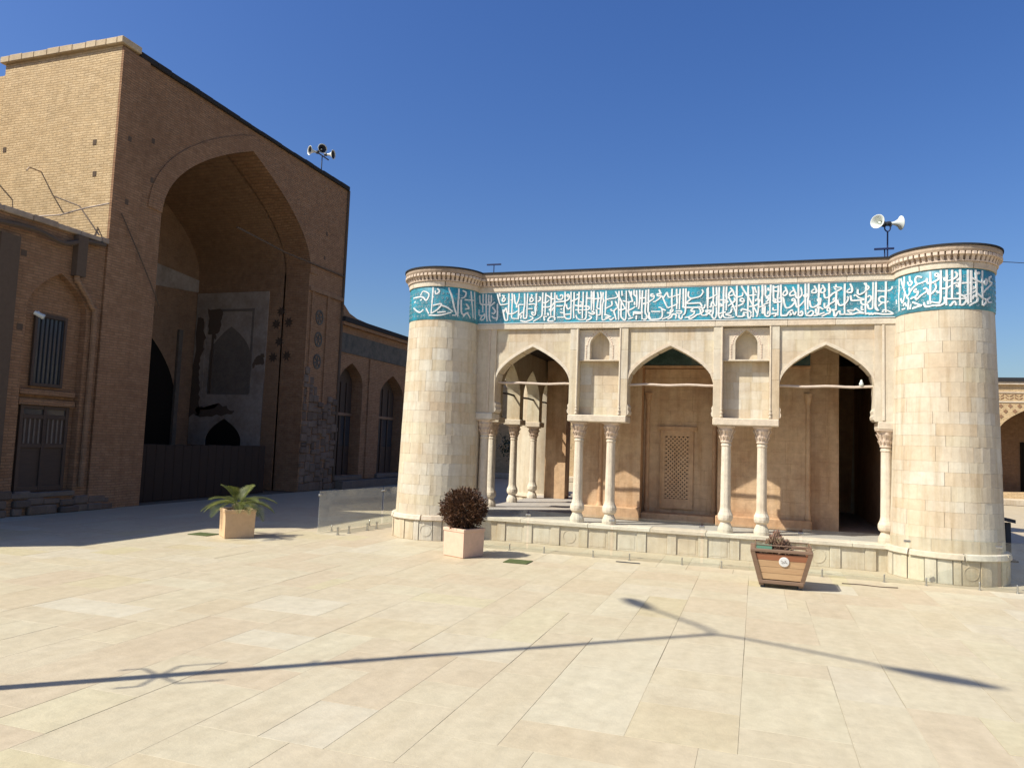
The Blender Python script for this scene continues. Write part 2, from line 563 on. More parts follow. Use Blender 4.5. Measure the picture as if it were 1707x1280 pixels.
# ================================================================== ground
g = MB().add([(-400, -300, -0.06), (400, -300, -0.06), (400, 700, -0.06), (-400, 700, -0.06)], [(0, 1, 2, 3)]).build('ground', 'earth')
tag(g, kind='structure')
court = MB().add([(-30, -14, -0.012), (45, -14, -0.012), (45, 60, -0.012), (-30, 60, -0.012)], [(0, 1, 2, 3)]).build('courtyard', 'joint')
tag(court, kind='structure')
INV = CAM.matrix_world.inverted()
def screen(p):
    c = INV @ Vector(p)
    if c.z > -0.3:
        return None
    return (c.x / -c.z, c.y / -c.z)
def in_view(p, m=0.72, k=0.55):
    s = screen(p)
    return s is not None and abs(s[0]) < m and abs(s[1]) < k
# slabs laid in random lengths on a 0.215 m module
U = 0.215
NX, NY = 136, 186
X0, Y0 = -13.2, -6.0
used = [[False] * NY for _ in range(NX)]
slabs = []
for j in range(NY):
    for i in range(NX):
        if used[i][j]:
            continue
        if rnd.random() < 0.5:
            w, l = rnd.choice((2, 2, 3)), rnd.choice((3, 4, 4, 5, 6))
        else:
            w, l = rnd.choice((3, 4, 4, 5)), rnd.choice((2, 2, 3))
        k = 0
        while k < w and i + k < NX and not used[i + k][j]:
            k += 1
        w = k
        l = min(l, NY - j)
        if i + w < NX and not used[i + w][j] and w >= 2 and (i + w + 1 >= NX or used[i + w + 1][j]) and rnd.random() < 0.8:
            w += 1                                  # avoid leaving slivers
        for a_ in range(i, i + w):
            for b_ in range(j, j + l):
                used[a_][b_] = True
        s = (X0 + i * U, X0 + (i + w) * U, Y0 + j * U, Y0 + (j + l) * U)
        cx, cy = (s[0] + s[1]) / 2, (s[2] + s[3]) / 2
        if not (-5.0 < cx < 2.2 and 12.8 < cy < 19):
            slabs.append(s)
vis = []
rest = []
for s in slabs:
    cx, cy = (s[0] + s[1]) / 2, (s[2] + s[3]) / 2
    hid = (cy > 11.9 and cx > -7.5 and cx < 3.3)
    if in_view((cx, cy, 0), 0.80, 0.62) and not hid:
        d = math.hypot(cx, cy)
        vis.append((((s[1] - s[0]) * (s[3] - s[2])) / d ** 3, s))
    elif -14 < cx < 14 and cy < 34:
        rest.append(s)
vis.sort(reverse=True)
rest += [s for _, s in vis[295:]]
def slab_into(mb, s):
    gp = rnd.choice((0.0004, 0.0005, 0.0006, 0.0009, 0.0022))
    dz = rnd.uniform(-0.0012, 0.0008)
    return mb.cbox(s[0] + gp, s[1] - gp, s[2] + gp, s[3] - gp, -0.04, dz, 0.0010)
for _, s in vis[:295]:
    slab_into(MB(), s).build('paving_slab', 'slab', court)
mb = MB()
for s in rest:
    slab_into(mb, s)
tag(mb.build('paving_slabs', 'slab', court), kind='stuff')

# ================================================================== pavilion
YW = 12.45                      # front wall plane
TL, TR = (-5.5, YW), (2.65, YW)
PAV = thing('stone_pavilion', (-1.42, YW, 0), 'pale stone pavilion with round corner towers and a turquoise calligraphy frieze', 'pavilion')
ZF = 0.40

# plinth with raised strips and sunk panels
pl = MB().box(-5.2, 2.4, 12.44, 19.4, 0.0, 0.345).build('plinth', 'stone', PAV)
def ledge(x0, x1, nm='ledge_stone'):
    MB().cbox(x0 + .002, x1 - .002, 12.375, 12.75, 0.335, ZF, 0.008).build(nm, 'stone_trim', pl)
xx = -4.86
while xx < 1.93:
    l = min(rnd.uniform(0.8, 1.25), 1.95 - xx)
    if 1.95 - xx - l < 0.3: l = 1.95 - xx
    ledge(xx, xx + l)
    xx += l
px = -4.80
k = 0
while px + 0.16 < 1.95:
    MB().cbox(px, px + 0.15, 12.405, 12.46, 0.0, 0.333, 0.006).build('plinth_strip', 'stone', pl)
    if px + 0.49 < 1.96:
        pb = MB().cbox(px + 0.153, px + 0.487, 12.425, 12.46, 0.0, 0.333, 0.004)
        if k in (3, 11):
            cx, cz = px + 0.32, 0.165
            for q in range(20):
                a0, a1 = 2 * math.pi * q / 20, 2 * math.pi * (q + 1) / 20
                pb.prism([(cx + r * math.cos(a), 12.419, cz + r * math.sin(a)) for r, a in ((.112, a0), (.112, a1), (.104, a1), (.104, a0))], (0, 0.008, 0))
        elif k % 3:
            pb.cbox(px + 0.185, px + 0.455, 12.4205, 12.43, 0.03, 0.30, 0.004)
        pb.build('plinth_panel', 'stone', pl)
    px += 0.49
    k += 1
fl = MB().box(-5.3, 2.45, 12.72, 19.3, 0.34, ZF - 0.004).build('floor', 'floor', PAV)

# ---- towers
def tower_r(z):
    return 0.735 - 0.085 * (z - 0.42) / (3.84 - 0.42)
def curved_block(mb, c, r0, r1, zb, zt, a0, a1, rin, ch=0.005, seg=4):
    """stone with a curved outer face and chamfered arrises"""
    ca = ch / r0
    rows = []
    for (r, z, aa) in ((r0 - ch, zb, 0), (r0, zb + ch, 1), (r1, zt - ch, 1), (r1 - ch, zt, 0)):
        row = []
        for i in range(seg + 1):
            t = i / seg
            row.append((a0 + ca + (a1 - a0 - 2 * ca) * t, r, z))
        rows.append(row)
    vs = []
    fs = []
    for row in rows:
        for (a, r, z) in row:
            vs.append((c[0] + r * math.cos(a), c[1] + r * math.sin(a), z))
    m = seg + 1
    for i in range(3):
        for j in range(seg):
            fs.append((i * m + j, i * m + j + 1, (i + 1) * m + j + 1, (i + 1) * m + j))
    n0 = len(vs)
    for (a, z) in ((a0, zb), (a0, zt), (a1, zb), (a1, zt)):
        vs.append((c[0] + rin * math.cos(a), c[1] + rin * math.sin(a), z))
    fs.append((n0, 0, m, 2 * m, 3 * m, n0 + 1))
    fs.append((n0 + 2, n0 + 3, 3 * m + seg, 2 * m + seg, m + seg, seg))
    fs.append((n0 + 1, 3 * m) + tuple(3 * m + j for j in range(1, seg + 1)) + (n0 + 3,))
    fs.append((n0, n0 + 2) + tuple(seg - j for j in range(seg + 1)))
    mb.add(vs, fs)

def dentil_mesh(scale=1.0):
    mb = MB()
    w = 0.022 * scale
    prof = [(0.0, 0.0), (-0.030, 0.004), (-0.036, 0.03), (-0.052, 0.072), (-0.060, 0.085), (0.0, 0.085)]
    mb.prism([(-w, y, z) for y, z in prof], (2 * w, 0, 0))
    mb.prism([(-w * 1.7, y, z) for y, z in [(0, 0), (-0.03, 0), (-0.032, 0.018), (0, 0.02)]], (3.4 * w, 0, 0))
    w2 = 0.031 * scale
    mb.cbox(-w2, w2, -0.086, 0.0, 0.086, 0.135, 0.006)
    return mb.mesh('dentil', 'stone_pink')
DENT = dentil_mesh()

def tower(c, front, lab):
    core = MB().lathe([(0.70, 0.0), (0.70, 0.42), (0.69, 0.43), (0.612, 3.84), (0.60, 4.66)], 40, (c[0], c[1], 0)).build('tower', 'stone', PAV, smooth=True)
    core['label'] = lab
    back = MB()
    if front:
        nb = 0
        z = 0.425
        ci = 0
        while z < 3.83:
            h = rnd.choice((0.15, 0.17, 0.19, 0.21))
            if 3.84 - z - h < 0.10: h = 3.84 - z
            a = rnd.uniform(0, 0.7)
            end = a + 2 * math.pi
            while a < end - 1e-3:
                da = rnd.uniform(0.36, 0.95)
                if end - a - da < 0.3: da = end - a
                am = a + da / 2
                nrm = Vector((math.cos(am), math.sin(am), 0))
                pt = Vector((c[0], c[1], z)) + nrm * tower_r(z)
                seen = nrm.dot(Vector((-pt.x, -pt.y, 0)).normalized()) > -0.02 and pt.y < YW + 0.05
                off = rnd.uniform(-0.0012, 0.0015)
                mb = MB() if seen else back
                curved_block(mb, c, tower_r(z) + off, tower_r(z + h) + off, z + .0005, z + h - .0005, a + .0006, a + da - .0006, 0.55, 0.0016, 5)
                if seen:
                    mb.build('stone_block', 'stone', core)
                    nb += 1
                a += da
            z += h
            ci += 1
        tag(back.build('rear_stone_blocks', 'stone', core), kind='stuff')
    else:
        MB().lathe([(tower_r(0.42), 0.42), (tower_r(3.84), 3.84)], 40, (c[0], c[1], 0), caps=False).build('shaft_facing', 'stone', core, smooth=True)
    # base ring in panels
    nseg = 14
    for i in range(nseg):
        a0 = 2 * math.pi * i / nseg + 0.12
        a1 = a0 + 2 * math.pi / nseg
        mb = MB()
        wide = (i % 2 == 0)
        m1 = a0 + (a1 - a0) * (0.30 if wide else 0.45)
        curved_block(mb, c, 0.787, 0.787, 0.0, 0.335, a0 + .001, m1, 0.6, 0.006, 2)
        curved_block(mb, c, 0.776, 0.776, 0.0, 0.335, m1 + .001, a1 - .001, 0.6, 0.006, 3)
        if i in (10, 12):
            am = (m1 + a1) / 2
            for q in range(16):
                b0, b1 = 2 * math.pi * q / 16, 2 * math.pi * (q + 1) / 16
                P = []
                for rr, bb in ((.098, b0), (.098, b1), (.091, b1), (.091, b0)):
                    a = am + rr * math.cos(bb) / 0.78
                    P.append(Vector((c[0] + .781 * math.cos(a), c[1] + .781 * math.sin(a), 0.17 + rr * math.sin(bb))))
                mb.prism(P, (-0.02 * math.cos(am), -0.02 * math.sin(am), 0))
        mb.build('base_panel', 'stone', core)
    for i in range(7):
        mb = MB()
        a0 = 2 * math.pi * i / 7 + 0.3
        curved_block(mb, c, 0.815, 0.800, 0.337, 0.425, a0 + .002, a0 + 2 * math.pi / 7 - .002, 0.6, 0.012, 8)
        mb.build('base_ledge', 'stone_trim', core)
    # frieze, fillet, dentils, cap
    band = MB().lathe([(0.655, 3.835), (0.660, 3.845), (0.660, 4.415), (0.655, 4.425)], 64, (c[0], c[1], 0), caps=False).build('tile_band', 'tile', core, smooth=True)
    for i in range(6):
        mb = MB()
        a0 = 2 * math.pi * i / 6 + 0.9
        curved_block(mb, c, 0.678, 0.684, 4.425, 4.518, a0 + .002, a0 + 2 * math.pi / 6 - .002, 0.55, 0.005, 10)
        mb.build('fillet_stone', 'stone_trim', core)
    if front:
        nd = 56
        for i in range(nd):
            a = 2 * math.pi * i / nd
            if math.sin(a) > 0.45:
                continue
            put('dentil', DENT, core, (c[0] + .672 * math.cos(a), c[1] + .672 * math.sin(a), 4.52), (0, 0, a + math.pi / 2))
    MB().lathe([(0.66, 4.52), (0.665, 4.60), (0.69, 4.61), (0.695, 4.655)], 48, (c[0], c[1], 0)).build('dentil_bed', 'stone_pink', core, smooth=False)
    MB().lathe([(0.66, 4.656), (0.745, 4.66), (0.757, 4.69), (0.757, 4.735), (0.60, 4.742)], 48, (c[0], c[1], 0)).build('coping', 'stone_cap', core, smooth=False)
    MB().lathe([(0.60, 4.735), (0.772, 4.738), (0.772, 4.765), (0.10, 4.775)], 48, (c[0], c[1], 0)).build('roof_edge', 'roof', core, smooth=False)
    return core, band
T_L, band_L = tower(TL, True, 'tower beside the round russet bush, its right half in shade')
T_R, band_R = tower(TR, True, 'tower at the picture edge, mostly in full sun')
tower((-5.5, 19.3), False, 'rear tower seen through the first arch')
tower((2.65, 19.3), False, 'rear tower behind the dark third arch')

# ---- straight frieze, fillets, cornice
fr = MB().box(-4.93, 2.08, 12.435, 12.80, 3.84, 4.42).build('tile_band', 'tile', PAV)
def run(name, x0, x1, lens, y0, y1, z0, z1, mat, par, ch=0.005):
    x = x0
    while x < x1 - 1e-3:
        l = rnd.uniform(*lens)
        if x1 - x - l < lens[0] * 0.6: l = x1 - x
        MB().cbox(x + .0012, x + l - .0012, y0, y1, z0, z1, ch).build(name, mat, par)
        x += l
cor = MB().box(-4.95, 2.10, 12.43, 12.85, 4.519, 4.655).build('cornice', 'stone_pink', PAV)
run('lintel_stone', -4.90, 2.05, (0.7, 1.3), 12.437, 12.80, 3.742, 3.838, 'stone_trim', PAV)
run('fillet_stone', -4.93, 2.08, (0.7, 1.3), 12.418, 12.80, 4.424, 4.518, 'stone_trim', cor)
x = -4.88
while x < 2.05:
    put('dentil', DENT, cor, (x, 12.432, 4.52))
    x += 0.0782
MB().prism([(-4.97, y, z) for y, z in [(12.80, 4.657), (12.365, 4.657), (12.352, 4.69), (12.352, 4.738), (12.80, 4.738)]], (7.10, 0, 0)).build('coping', 'stone_cap', cor)
MB().box(-5.5, 2.65, 12.335, 19.9, 4.742, 4.768).build('roof', 'roof', PAV)
MB().box(-5.4, 2.55, 12.83, 19.5, 3.92, 4.74).build('roof_slab', 'stone_warm_shade', PAV)
MB().box(-5.35, 2.5, 12.83, 19.4, 3.80, 3.918).build('ceiling', 'dark', PAV)

# ---- calligraphy
TEXT_FLAT = """-4830,539 -4810,389 -4764,355 -4755,219;-4762,557 -4755,388;-4701,555 -4687,231 -4662,50;-4649,540 -4648,359;-4601,533 -4602,397 -4650,411;-4612,384 -4625,300 -4620,107 -4588,48;-4613,332 -4528,401;-4798,363 -4709,361 -4620,346;-4829,273 -4825,175 -4749,161 -4716,186 -4716,109 -4779,71;-4763,168 -4800,78;-4571,306 -4514,240 -4539,189 -4580,203;-4476,368 -4469,123 -4493,59;-4571,145 -4536,112 -4455,104;-4480,548 -4432,367 -4357,352 -4277,363;-4440,560 -4430,495;-4344,519 -4387,430 -4353,410 -4328,454 -4363,481;-4391,520 -4350,500;-4265,555 -4260,350 -4260,177 -4256,158;-4205,553 -4194,438 -4197,348 -4197,105;-4164,533 -4138,385 -4111,359 -4086,403 -4069,479 -4068,549;-4227,432 -4193,425;-4111,359 -4108,289;-4077,345 -3978,343;-4077,332 -4067,256 -4068,109 -4081,91 -4194,99;-4367,262 -4346,223 -4308,287 -4292,222 -4270,164 -4272,62;-4359,224 -4327,95 -4306,63 -4272,62;-4264,183 -4177,182 -4086,231;-4056,147 -4031,179 -3973,216;-3966,546 -3958,342 -3971,254 -3969,108 -3936,94 -3911,125 -3912,341 -3907,545;-3826,485 -3863,423 -3842,390 -3797,421 -3825,460;-3847,517 -3813,497;-3886,341 -3801,351 -3755,337;-3890,265 -3805,263;-3749,534 -3742,337 -3760,287 -3752,167 -3794,148 -3821,187 -3809,206 -3782,180;-4033,52 -3921,37 -3817,73 -3799,104 -3859,131;-4057,173 -4017,140 -4028,90;-3790,35 -3726,71;-3742,540 -3738,337 -3749,198 -3773,135;-3717,393 -3679,411 -3667,455 -3694,475;-3628,549 -3629,372 -3629,284 -3631,152 -3661,108 -3744,59;-3570,541 -3575,409 -3574,283 -3575,144;-3638,366 -3561,370 -3504,413;-3635,290 -3525,288 -3475,305;-3470,545 -3469,330 -3472,217 -3469,130;-3406,543 -3403,279 -3404,116 -3389,47;-3558,497 -3513,476 -3466,431;-3466,431 -3408,429;-3372,498 -3363,435 -3312,414 -3268,432 -3263,488 -3302,496 -3301,470;-3387,372 -3253,382 -3171,404 -3141,454 -3162,504 -3187,486 -3160,454;-3221,550 -3216,324 -3231,275 -3220,125 -3180,74 -3117,73 -3105,110 -3106,322 -3113,546;-3372,303 -3295,301 -3251,306;-3455,305 -3425,355 -3400,366;-3505,256 -3465,217 -3422,279;-3535,181 -3515,162 -3520,131;-3597,126 -3582,44;-3597,119 -3539,118;-3523,36 -3499,92 -3443,116 -3377,84;-3517,36 -3414,35;-3352,102 -3225,100;-3294,251 -3268,238;-3304,189 -3240,175;-3188,330 -3180,267 -3147,242 -3123,272;-3214,150 -3113,154;-3056,539 -3055,320 -3059,233 -3048,78;-2968,542 -2970,418 -2973,318 -2970,200 -2956,157;-3095,384 -3026,407 -2971,443;-3010,500 -2978,486;-2895,540 -2893,354 -2899,230 -2897,69;-2830,538 -2832,389 -2834,278 -2832,105 -2865,56 -2946,51 -2991,83;-2833,426 -2739,424 -2708,417;-2749,536 -2740,226;-3055,320 -2979,294 -2892,335;-2979,287 -2804,283 -2784,240 -2827,222 -3027,226;-2801,184 -2737,146 -2700,139;-2833,35 -2772,54 -2736,91 -2786,122;-2943,367 -2893,347;-3012,133 -2991,71;-2956,157 -2931,181;-2718,535 -2712,324;-2751,551 -2742,217;-2705,550 -2702,340 -2701,204;-2738,199 -2687,167 -2712,143 -2737,168;-2757,415 -2639,412 -2553,435;-2642,530 -2627,437 -2636,326 -2640,252 -2591,239 -2580,288;-2587,534 -2572,435 -2582,361 -2582,251 -2588,134 -2625,129;-2652,228 -2643,123 -2646,35;-2543,527 -2547,434 -2533,372 -2550,311 -2552,182 -2549,54 -2518,41 -2427,82;-2492,544 -2491,408 -2436,407 -2327,422 -2291,452 -2329,533;-2491,402 -2497,273 -2498,114;-2392,369 -2390,295 -2487,242;-2407,228 -2382,197 -2345,196;-2514,139 -2391,94;-2494,83 -2415,88;-2325,361 -2286,268 -2260,207;-2298,244 -2345,190 -2325,117 -2304,37;-2421,64 -2396,39 -2342,80;-2269,537 -2266,427 -2268,268 -2262,35;-2220,541 -2212,450;-2266,439 -2215,340 -2146,216;-2222,364 -2224,206 -2221,96 -2178,41 -2148,40 -2137,107 -2137,350 -2142,539;-2260,207 -2200,212 -2146,235;-2198,364 -2143,350;-2100,544 -2055,433 -2029,347;-2137,338 -2023,353;-2057,530 -2050,457;-2095,349 -2097,203 -2103,173 -2077,106 -2053,87;-2127,186 -2032,226 -1985,261;-2100,46 -2016,74;-2010,547 -2008,468 -1971,431 -1958,394;-1968,540 -1957,321 -1961,249;-1914,544 -1911,417 -1919,260 -1930,218;-1866,537 -1869,404 -1872,259 -1869,138 -1861,35;-1807,541 -1810,408 -1808,317 -1813,161 -1785,100 -1803,76;-1911,399 -1810,408;-1999,346 -1992,286;-2007,177 -2011,104;-2001,171 -1852,156;-1994,146 -1899,138 -1887,156;-1958,109 -1962,35;-1766,546 -1761,340 -1766,172 -1745,153;-1855,307 -1772,323 -1726,352;-1843,41 -1802,40 -1756,99 -1719,35;-1765,552 -1763,316 -1762,172;-1680,465 -1716,466 -1721,436 -1679,429 -1668,446 -1679,386 -1760,340;-1588,540 -1563,485 -1545,473;-1563,473 -1615,463 -1603,432 -1556,437 -1573,396 -1642,343 -1689,333;-1539,431 -1514,382 -1478,297 -1441,225;-1515,394 -1469,471 -1452,482 -1440,434 -1410,403 -1312,430;-1372,546 -1374,366 -1369,247 -1371,199;-1297,543 -1295,454 -1287,328 -1298,281 -1435,224;-1239,542 -1243,422 -1247,327 -1244,196;-1289,442 -1243,440;-1292,293 -1290,197;-1187,546 -1182,278 -1170,230 -903,224 -904,283 -938,296 -1126,294 -1086,347 -1041,375 -962,391 -906,413 -867,477 -885,519;-1144,545 -1146,325 -1146,182 -1162,117 -1196,100;-1100,496 -1105,419 -1076,382 -1041,375;-1744,159 -1748,75 -1724,35 -1647,35 -1572,42 -1531,77 -1527,149 -1546,227 -1593,240;-1715,171 -1557,167;-1546,215 -1470,183;-1451,141 -1405,140 -1365,163 -1354,193 -1388,188 -1393,140 -1415,81 -1530,35;-1358,127 -1380,68 -1437,35;-1358,116 -1300,108 -1305,37;-1307,168 -1215,166 -1226,125 -1301,138;-1248,107 -1247,54 -1207,41 -1196,89;-1021,203 -1055,180 -1038,156 -1004,161 -1009,120 -1070,74 -1156,52;-1099,63 -1069,35 -1013,61 -957,102 -912,112 -902,165 -931,213;-902,212 -846,211 -830,269;-885,188 -856,164 -890,118 -867,88 -788,92;-822,152 -794,128;-800,534 -795,351 -796,233;-786,554 -786,377 -788,195;-814,366 -746,376 -652,427;-704,557 -699,399 -701,316 -683,257 -649,233;-654,556 -646,397 -649,233 -647,104;-609,554 -612,337 -610,209 -614,104 -591,39 -569,50 -564,91;-723,311 -738,229 -761,230;-827,167 -732,165 -776,119 -826,96;-788,189 -788,131 -736,94;-700,246 -703,129 -720,82 -696,35 -663,40 -647,104;-537,558 -540,359 -538,219 -542,102 -530,55 -474,37 -364,52;-492,557 -496,428 -490,358 -493,229 -493,159;-595,337 -523,335 -467,299 -539,295;-594,279 -560,243 -593,232;-614,109 -498,136;-437,537 -392,483 -369,413 -330,382 -281,387 -243,403 -238,450;-392,501 -447,450 -451,403 -391,413;-462,392 -434,333 -400,268 -377,215 -349,145 -332,63;-368,366 -362,319 -400,280 -466,235;-332,563 -330,353 -331,214 -332,63;-231,356 -269,346 -269,311 -214,304 -226,351;-214,298 -252,258 -323,231 -421,210;-261,561 -205,460 -149,372 -89,254 -44,167 -6,91;-154,563 -155,383 -156,210 -158,118;-92,544 -75,479 -73,346 -77,220 -71,116 -76,41;-139,400 -74,404 -25,409;-59,543 -25,437;-137,215 -77,225 -7,252 24,321 -30,334 -35,299;6,546 7,437 2,344 9,264 -1,114 -22,46;71,550 72,412 56,343 68,205 64,101;-261,143 -245,177 -169,158 -109,128 -114,94;-234,119 -168,118;-405,187 -431,123 -508,102;-503,90 -409,70;-321,57 -233,61 -223,107 -201,66;-158,118 -151,42 -119,36 -103,82;15,206 100,221;63,565 66,254;109,563 113,460 110,402 132,373 180,400;158,521 153,481 179,481;192,565 190,457 186,388 182,222 183,102;232,554 234,387 240,272;307,551 308,454 298,362 304,191 300,60;233,462 297,454;238,519 302,528;344,561 348,384 357,281 350,156 350,53;116,344 154,355 149,309 117,287;80,242 160,274;75,225 76,93;107,224 105,86 140,51 178,68 183,102;145,86 161,137;234,341 271,317 245,284 229,313;240,272 357,281;230,193 236,152 283,151;204,90 273,100 263,55 236,55;314,339 377,349 399,257 426,188 484,192 536,242 562,298 535,333 509,305 546,293;408,525 435,461 440,415 398,382 377,406 398,451 429,473;524,521 550,452 567,400 493,380 482,414 519,453 545,458;567,389 583,343 619,342 661,398 644,512;608,558 609,376 612,184 610,54;712,565 713,408 711,294 714,181 719,68;759,565 759,372 749,293 750,147;681,386 708,351 739,373 739,407;562,298 583,201 615,201 703,295;775,293 791,202 827,184 879,206 920,255 930,300 899,312 894,284 925,278;842,528 873,459 868,420 816,416 806,444 842,471;914,554 909,368 905,199;358,59 432,63 463,108 510,146 526,129;479,62 506,78 484,102;526,118 553,72 579,122;615,54 662,58 672,103 652,126 631,93;719,57 797,50 833,100 797,129 740,79;797,50 895,54;869,161 874,88 920,70 951,86;879,178 925,182 951,170;910,177 900,54;917,554 915,368;961,535 997,467 987,422 941,418 941,468 966,490;987,400 1002,332 1064,347 1115,396 1241,476 1165,495 1119,497;1155,540 1165,501;1135,479 1165,450;1058,560 1061,364 1054,185;1165,428 1161,227 1161,126;992,248 993,197 1008,169 1069,229 1135,272 1155,316 1125,317 1120,289;1181,293 1196,226 1226,203 1287,229 1327,278 1337,323;1287,547 1284,357 1282,224 1284,68;1362,545 1392,466 1382,410 1327,406 1322,434 1362,461;1317,340 1347,322;1472,452 1472,391 1497,368 1557,400 1587,432;1372,355 1377,294 1407,276 1562,289 1492,318 1437,364 1417,343;1512,274 1527,223 1566,206 1606,210 1626,144 1665,143 1680,170 1685,346 1688,556;1562,549 1587,515 1621,492 1626,464 1591,432;1589,548 1589,349 1581,217 1579,62;1606,232 1651,275 1661,325 1631,348 1611,321;1730,554 1725,345 1719,158 1753,108;911,65 993,97;952,36 1013,68 1064,89 1079,134 1059,173 1034,157 1039,118 1059,123;911,188 977,147;910,300 936,322 931,244 921,216;1100,145 1130,105 1135,43 1156,43 1186,98 1216,114 1221,64 1282,63;1287,63 1397,60 1467,81 1556,74 1507,97 1437,148 1417,121 1327,123 1357,89 1392,77;1527,190 1527,130 1556,129;1576,57 1626,72 1635,50 1665,74 1675,49 1714,76 1724,48;1105,139 1161,132;1728,557 1728,418 1724,181 1765,107;1867,559 1866,414 1860,243 1865,79;1743,418 1878,414 1942,438 1957,484;1877,309 1801,330 1772,292 1789,245 1871,236 1901,255;1813,231 1760,180;1683,57 1718,69 1812,54 1859,53 1964,57 1906,98 1836,119 1818,80"""
TEXT_RIGHT = """-1621,558 -1623,371 -1634,271 -1625,63;-1581,548 -1547,443 -1515,358 -1478,261 -1438,202;-1514,563 -1514,461 -1523,373;-1423,547 -1417,476 -1386,437 -1424,401 -1456,466;-1430,377 -1424,288 -1472,247;-1714,257 -1699,182;-1584,246 -1549,174 -1516,225 -1508,306;-1254,492 -1312,516 -1339,490 -1334,426 -1296,406 -1204,433;-1312,403 -1369,364 -1418,299;-1199,470 -1195,407 -1162,389 -1096,417 -1069,451 -1077,520 -1105,517 -1100,486 -1073,476;-1160,556 -1159,389 -1163,210 -1159,87;-1318,329 -1352,323 -1346,291 -1308,289 -1319,242 -1341,221 -1325,180 -1266,232 -1201,278 -1210,329 -1240,315;-1191,307 -1182,238 -1148,239 -1120,267 -1097,319 -1106,382;-1097,270 -1070,242 -1052,277;-1045,565 -1047,314 -1053,118 -1089,97 -1149,116;-1406,202 -1358,218;-1382,147 -1257,75;-1389,54 -1314,72 -1267,77;-1236,122 -1217,57 -1145,60 -1053,69;-1192,134 -1187,84;-1438,202 -1452,47;-1533,120 -1501,158 -1472,101;-1406,120 -1419,47;-1558,74 -1502,75;-982,564 -983,365 -988,193 -989,50;-923,560 -925,362 -928,189 -929,139;-895,533 -873,502 -877,461 -919,422 -972,405;-1008,459 -1005,418 -983,406;-837,562 -835,440 -839,359 -841,187 -842,46;-745,558 -747,370 -749,188 -748,67;-707,554 -709,361 -715,189 -716,88;-653,562 -645,426 -642,295 -643,168;-600,506 -615,530 -639,497;-699,443 -631,407 -571,387;-552,565 -555,374 -552,202 -554,60;-835,364 -792,369 -713,376 -655,380;-877,400 -850,435;-919,361 -866,370 -851,339 -867,314 -885,345;-1032,298 -987,299 -938,332;-687,322 -670,303 -692,281;-652,263 -715,219 -798,187;-879,213 -860,217 -829,197 -774,147 -974,146 -977,161;-774,142 -766,87;-1011,174 -1004,102 -1045,60 -1102,50;-959,54 -941,53 -914,97 -895,97 -884,46;-838,51 -803,61 -770,112;-698,140 -675,191 -634,164 -635,113 -690,79 -738,42;-633,224 -568,175 -530,153;-506,166 -501,111 -549,55;-495,447 -476,414 -502,365 -526,397 -501,446;-382,501 -432,477 -426,422 -366,412;-366,402 -464,324 -546,243;-407,196 -461,162 -447,118 -374,130"""
TEXT_LEFT = """-871,565 -875,393 -885,91;-803,544 -768,494 -821,443 -835,506;-1282,408 -1065,405 -981,335 -936,446 -1043,504 -1097,433;-864,393 -448,408;-631,564 -571,405 -532,233 -493,99 -559,80;-467,565 -469,342 -469,64;-406,541 -342,514 -365,434 -424,399;-423,374 -401,124 -286,168;-247,558 -223,396 -173,86;-165,563 -116,71;-362,383 -174,406;-334,312 -276,246 -343,222;-857,242 -727,269 -788,167 -874,104;-726,244 -639,211 -551,143;-920,67 -741,68 -572,129;-786,116 -658,134;-974,195 -921,92;-1265,226 -1110,130 -1026,173;-1251,326 -1063,354;-375,77 -313,150 -238,74"""

def ribbon(mb, pts, w, place, d):
    """flat raised stroke, pts in 2D metres, place(u, v, d) -> 3D"""
    L = smooth_line([(p[0], p[1], 0) for p in pts], 4)
    n = len(L)
    tops, bots = [], []
    for i in range(n):
        t = (L[min(i + 1, n - 1)] - L[max(i - 1, 0)])
        if t.length < 1e-6: t = Vector((0, 1, 0))
        t.normalize()
        nn = Vector((-t.y, t.x, 0))
        f = i / (n - 1)
        ww = w * (0.78 + 0.30 * abs(math.sin(2.6 * f + 0.9)) + 0.16 * abs(t.y)) * 0.5
        p = L[i]
        dd = d + 0.0004 * f
        tops += [place(p.x + nn.x * ww, p.y + nn.y * ww, dd), place(p.x - nn.x * ww, p.y - nn.y * ww, dd)]
        bots += [place(p.x + nn.x * ww * 1.1, p.y + nn.y * ww * 1.1, 0.0), place(p.x - nn.x * ww * 1.1, p.y - nn.y * ww * 1.1, 0.0)]
    b = 2 * n
    fs = []
    for i in range(n - 1):
        k = 2 * i
        fs += [(k, k + 1, k + 3, k + 2), (k, k + 2, b + k + 2, b + k), (k + 1, b + k + 1, b + k + 3, k + 3)]
    fs += [(0, b, b + 1, 1), (2 * n - 2, 2 * n - 1, b + 2 * n - 1, b + 2 * n - 2)]
    mb.add(tops + bots, fs)
def parse(t):
    return [[tuple(map(int, p.split(','))) for p in s.split()] for s in t.split(';')]
mb = MB()
for i, s in enumerate(parse(TEXT_FLAT)):
    ribbon(mb, [(a / 1000, 3.84 + b / 1000) for a, b in s], 0.0225, lambda u, v, d: (u, 12.435 - d, v), 0.005 + (i % 17) * 0.0004)
mb.box(-4.90, 2.05, 12.428, 12.44, 3.841, 3.853)
mb.box(-4.90, 2.05, 12.4285, 12.44, 4.409, 4.421)
mb.build('calligraphy', 'glaze', fr)
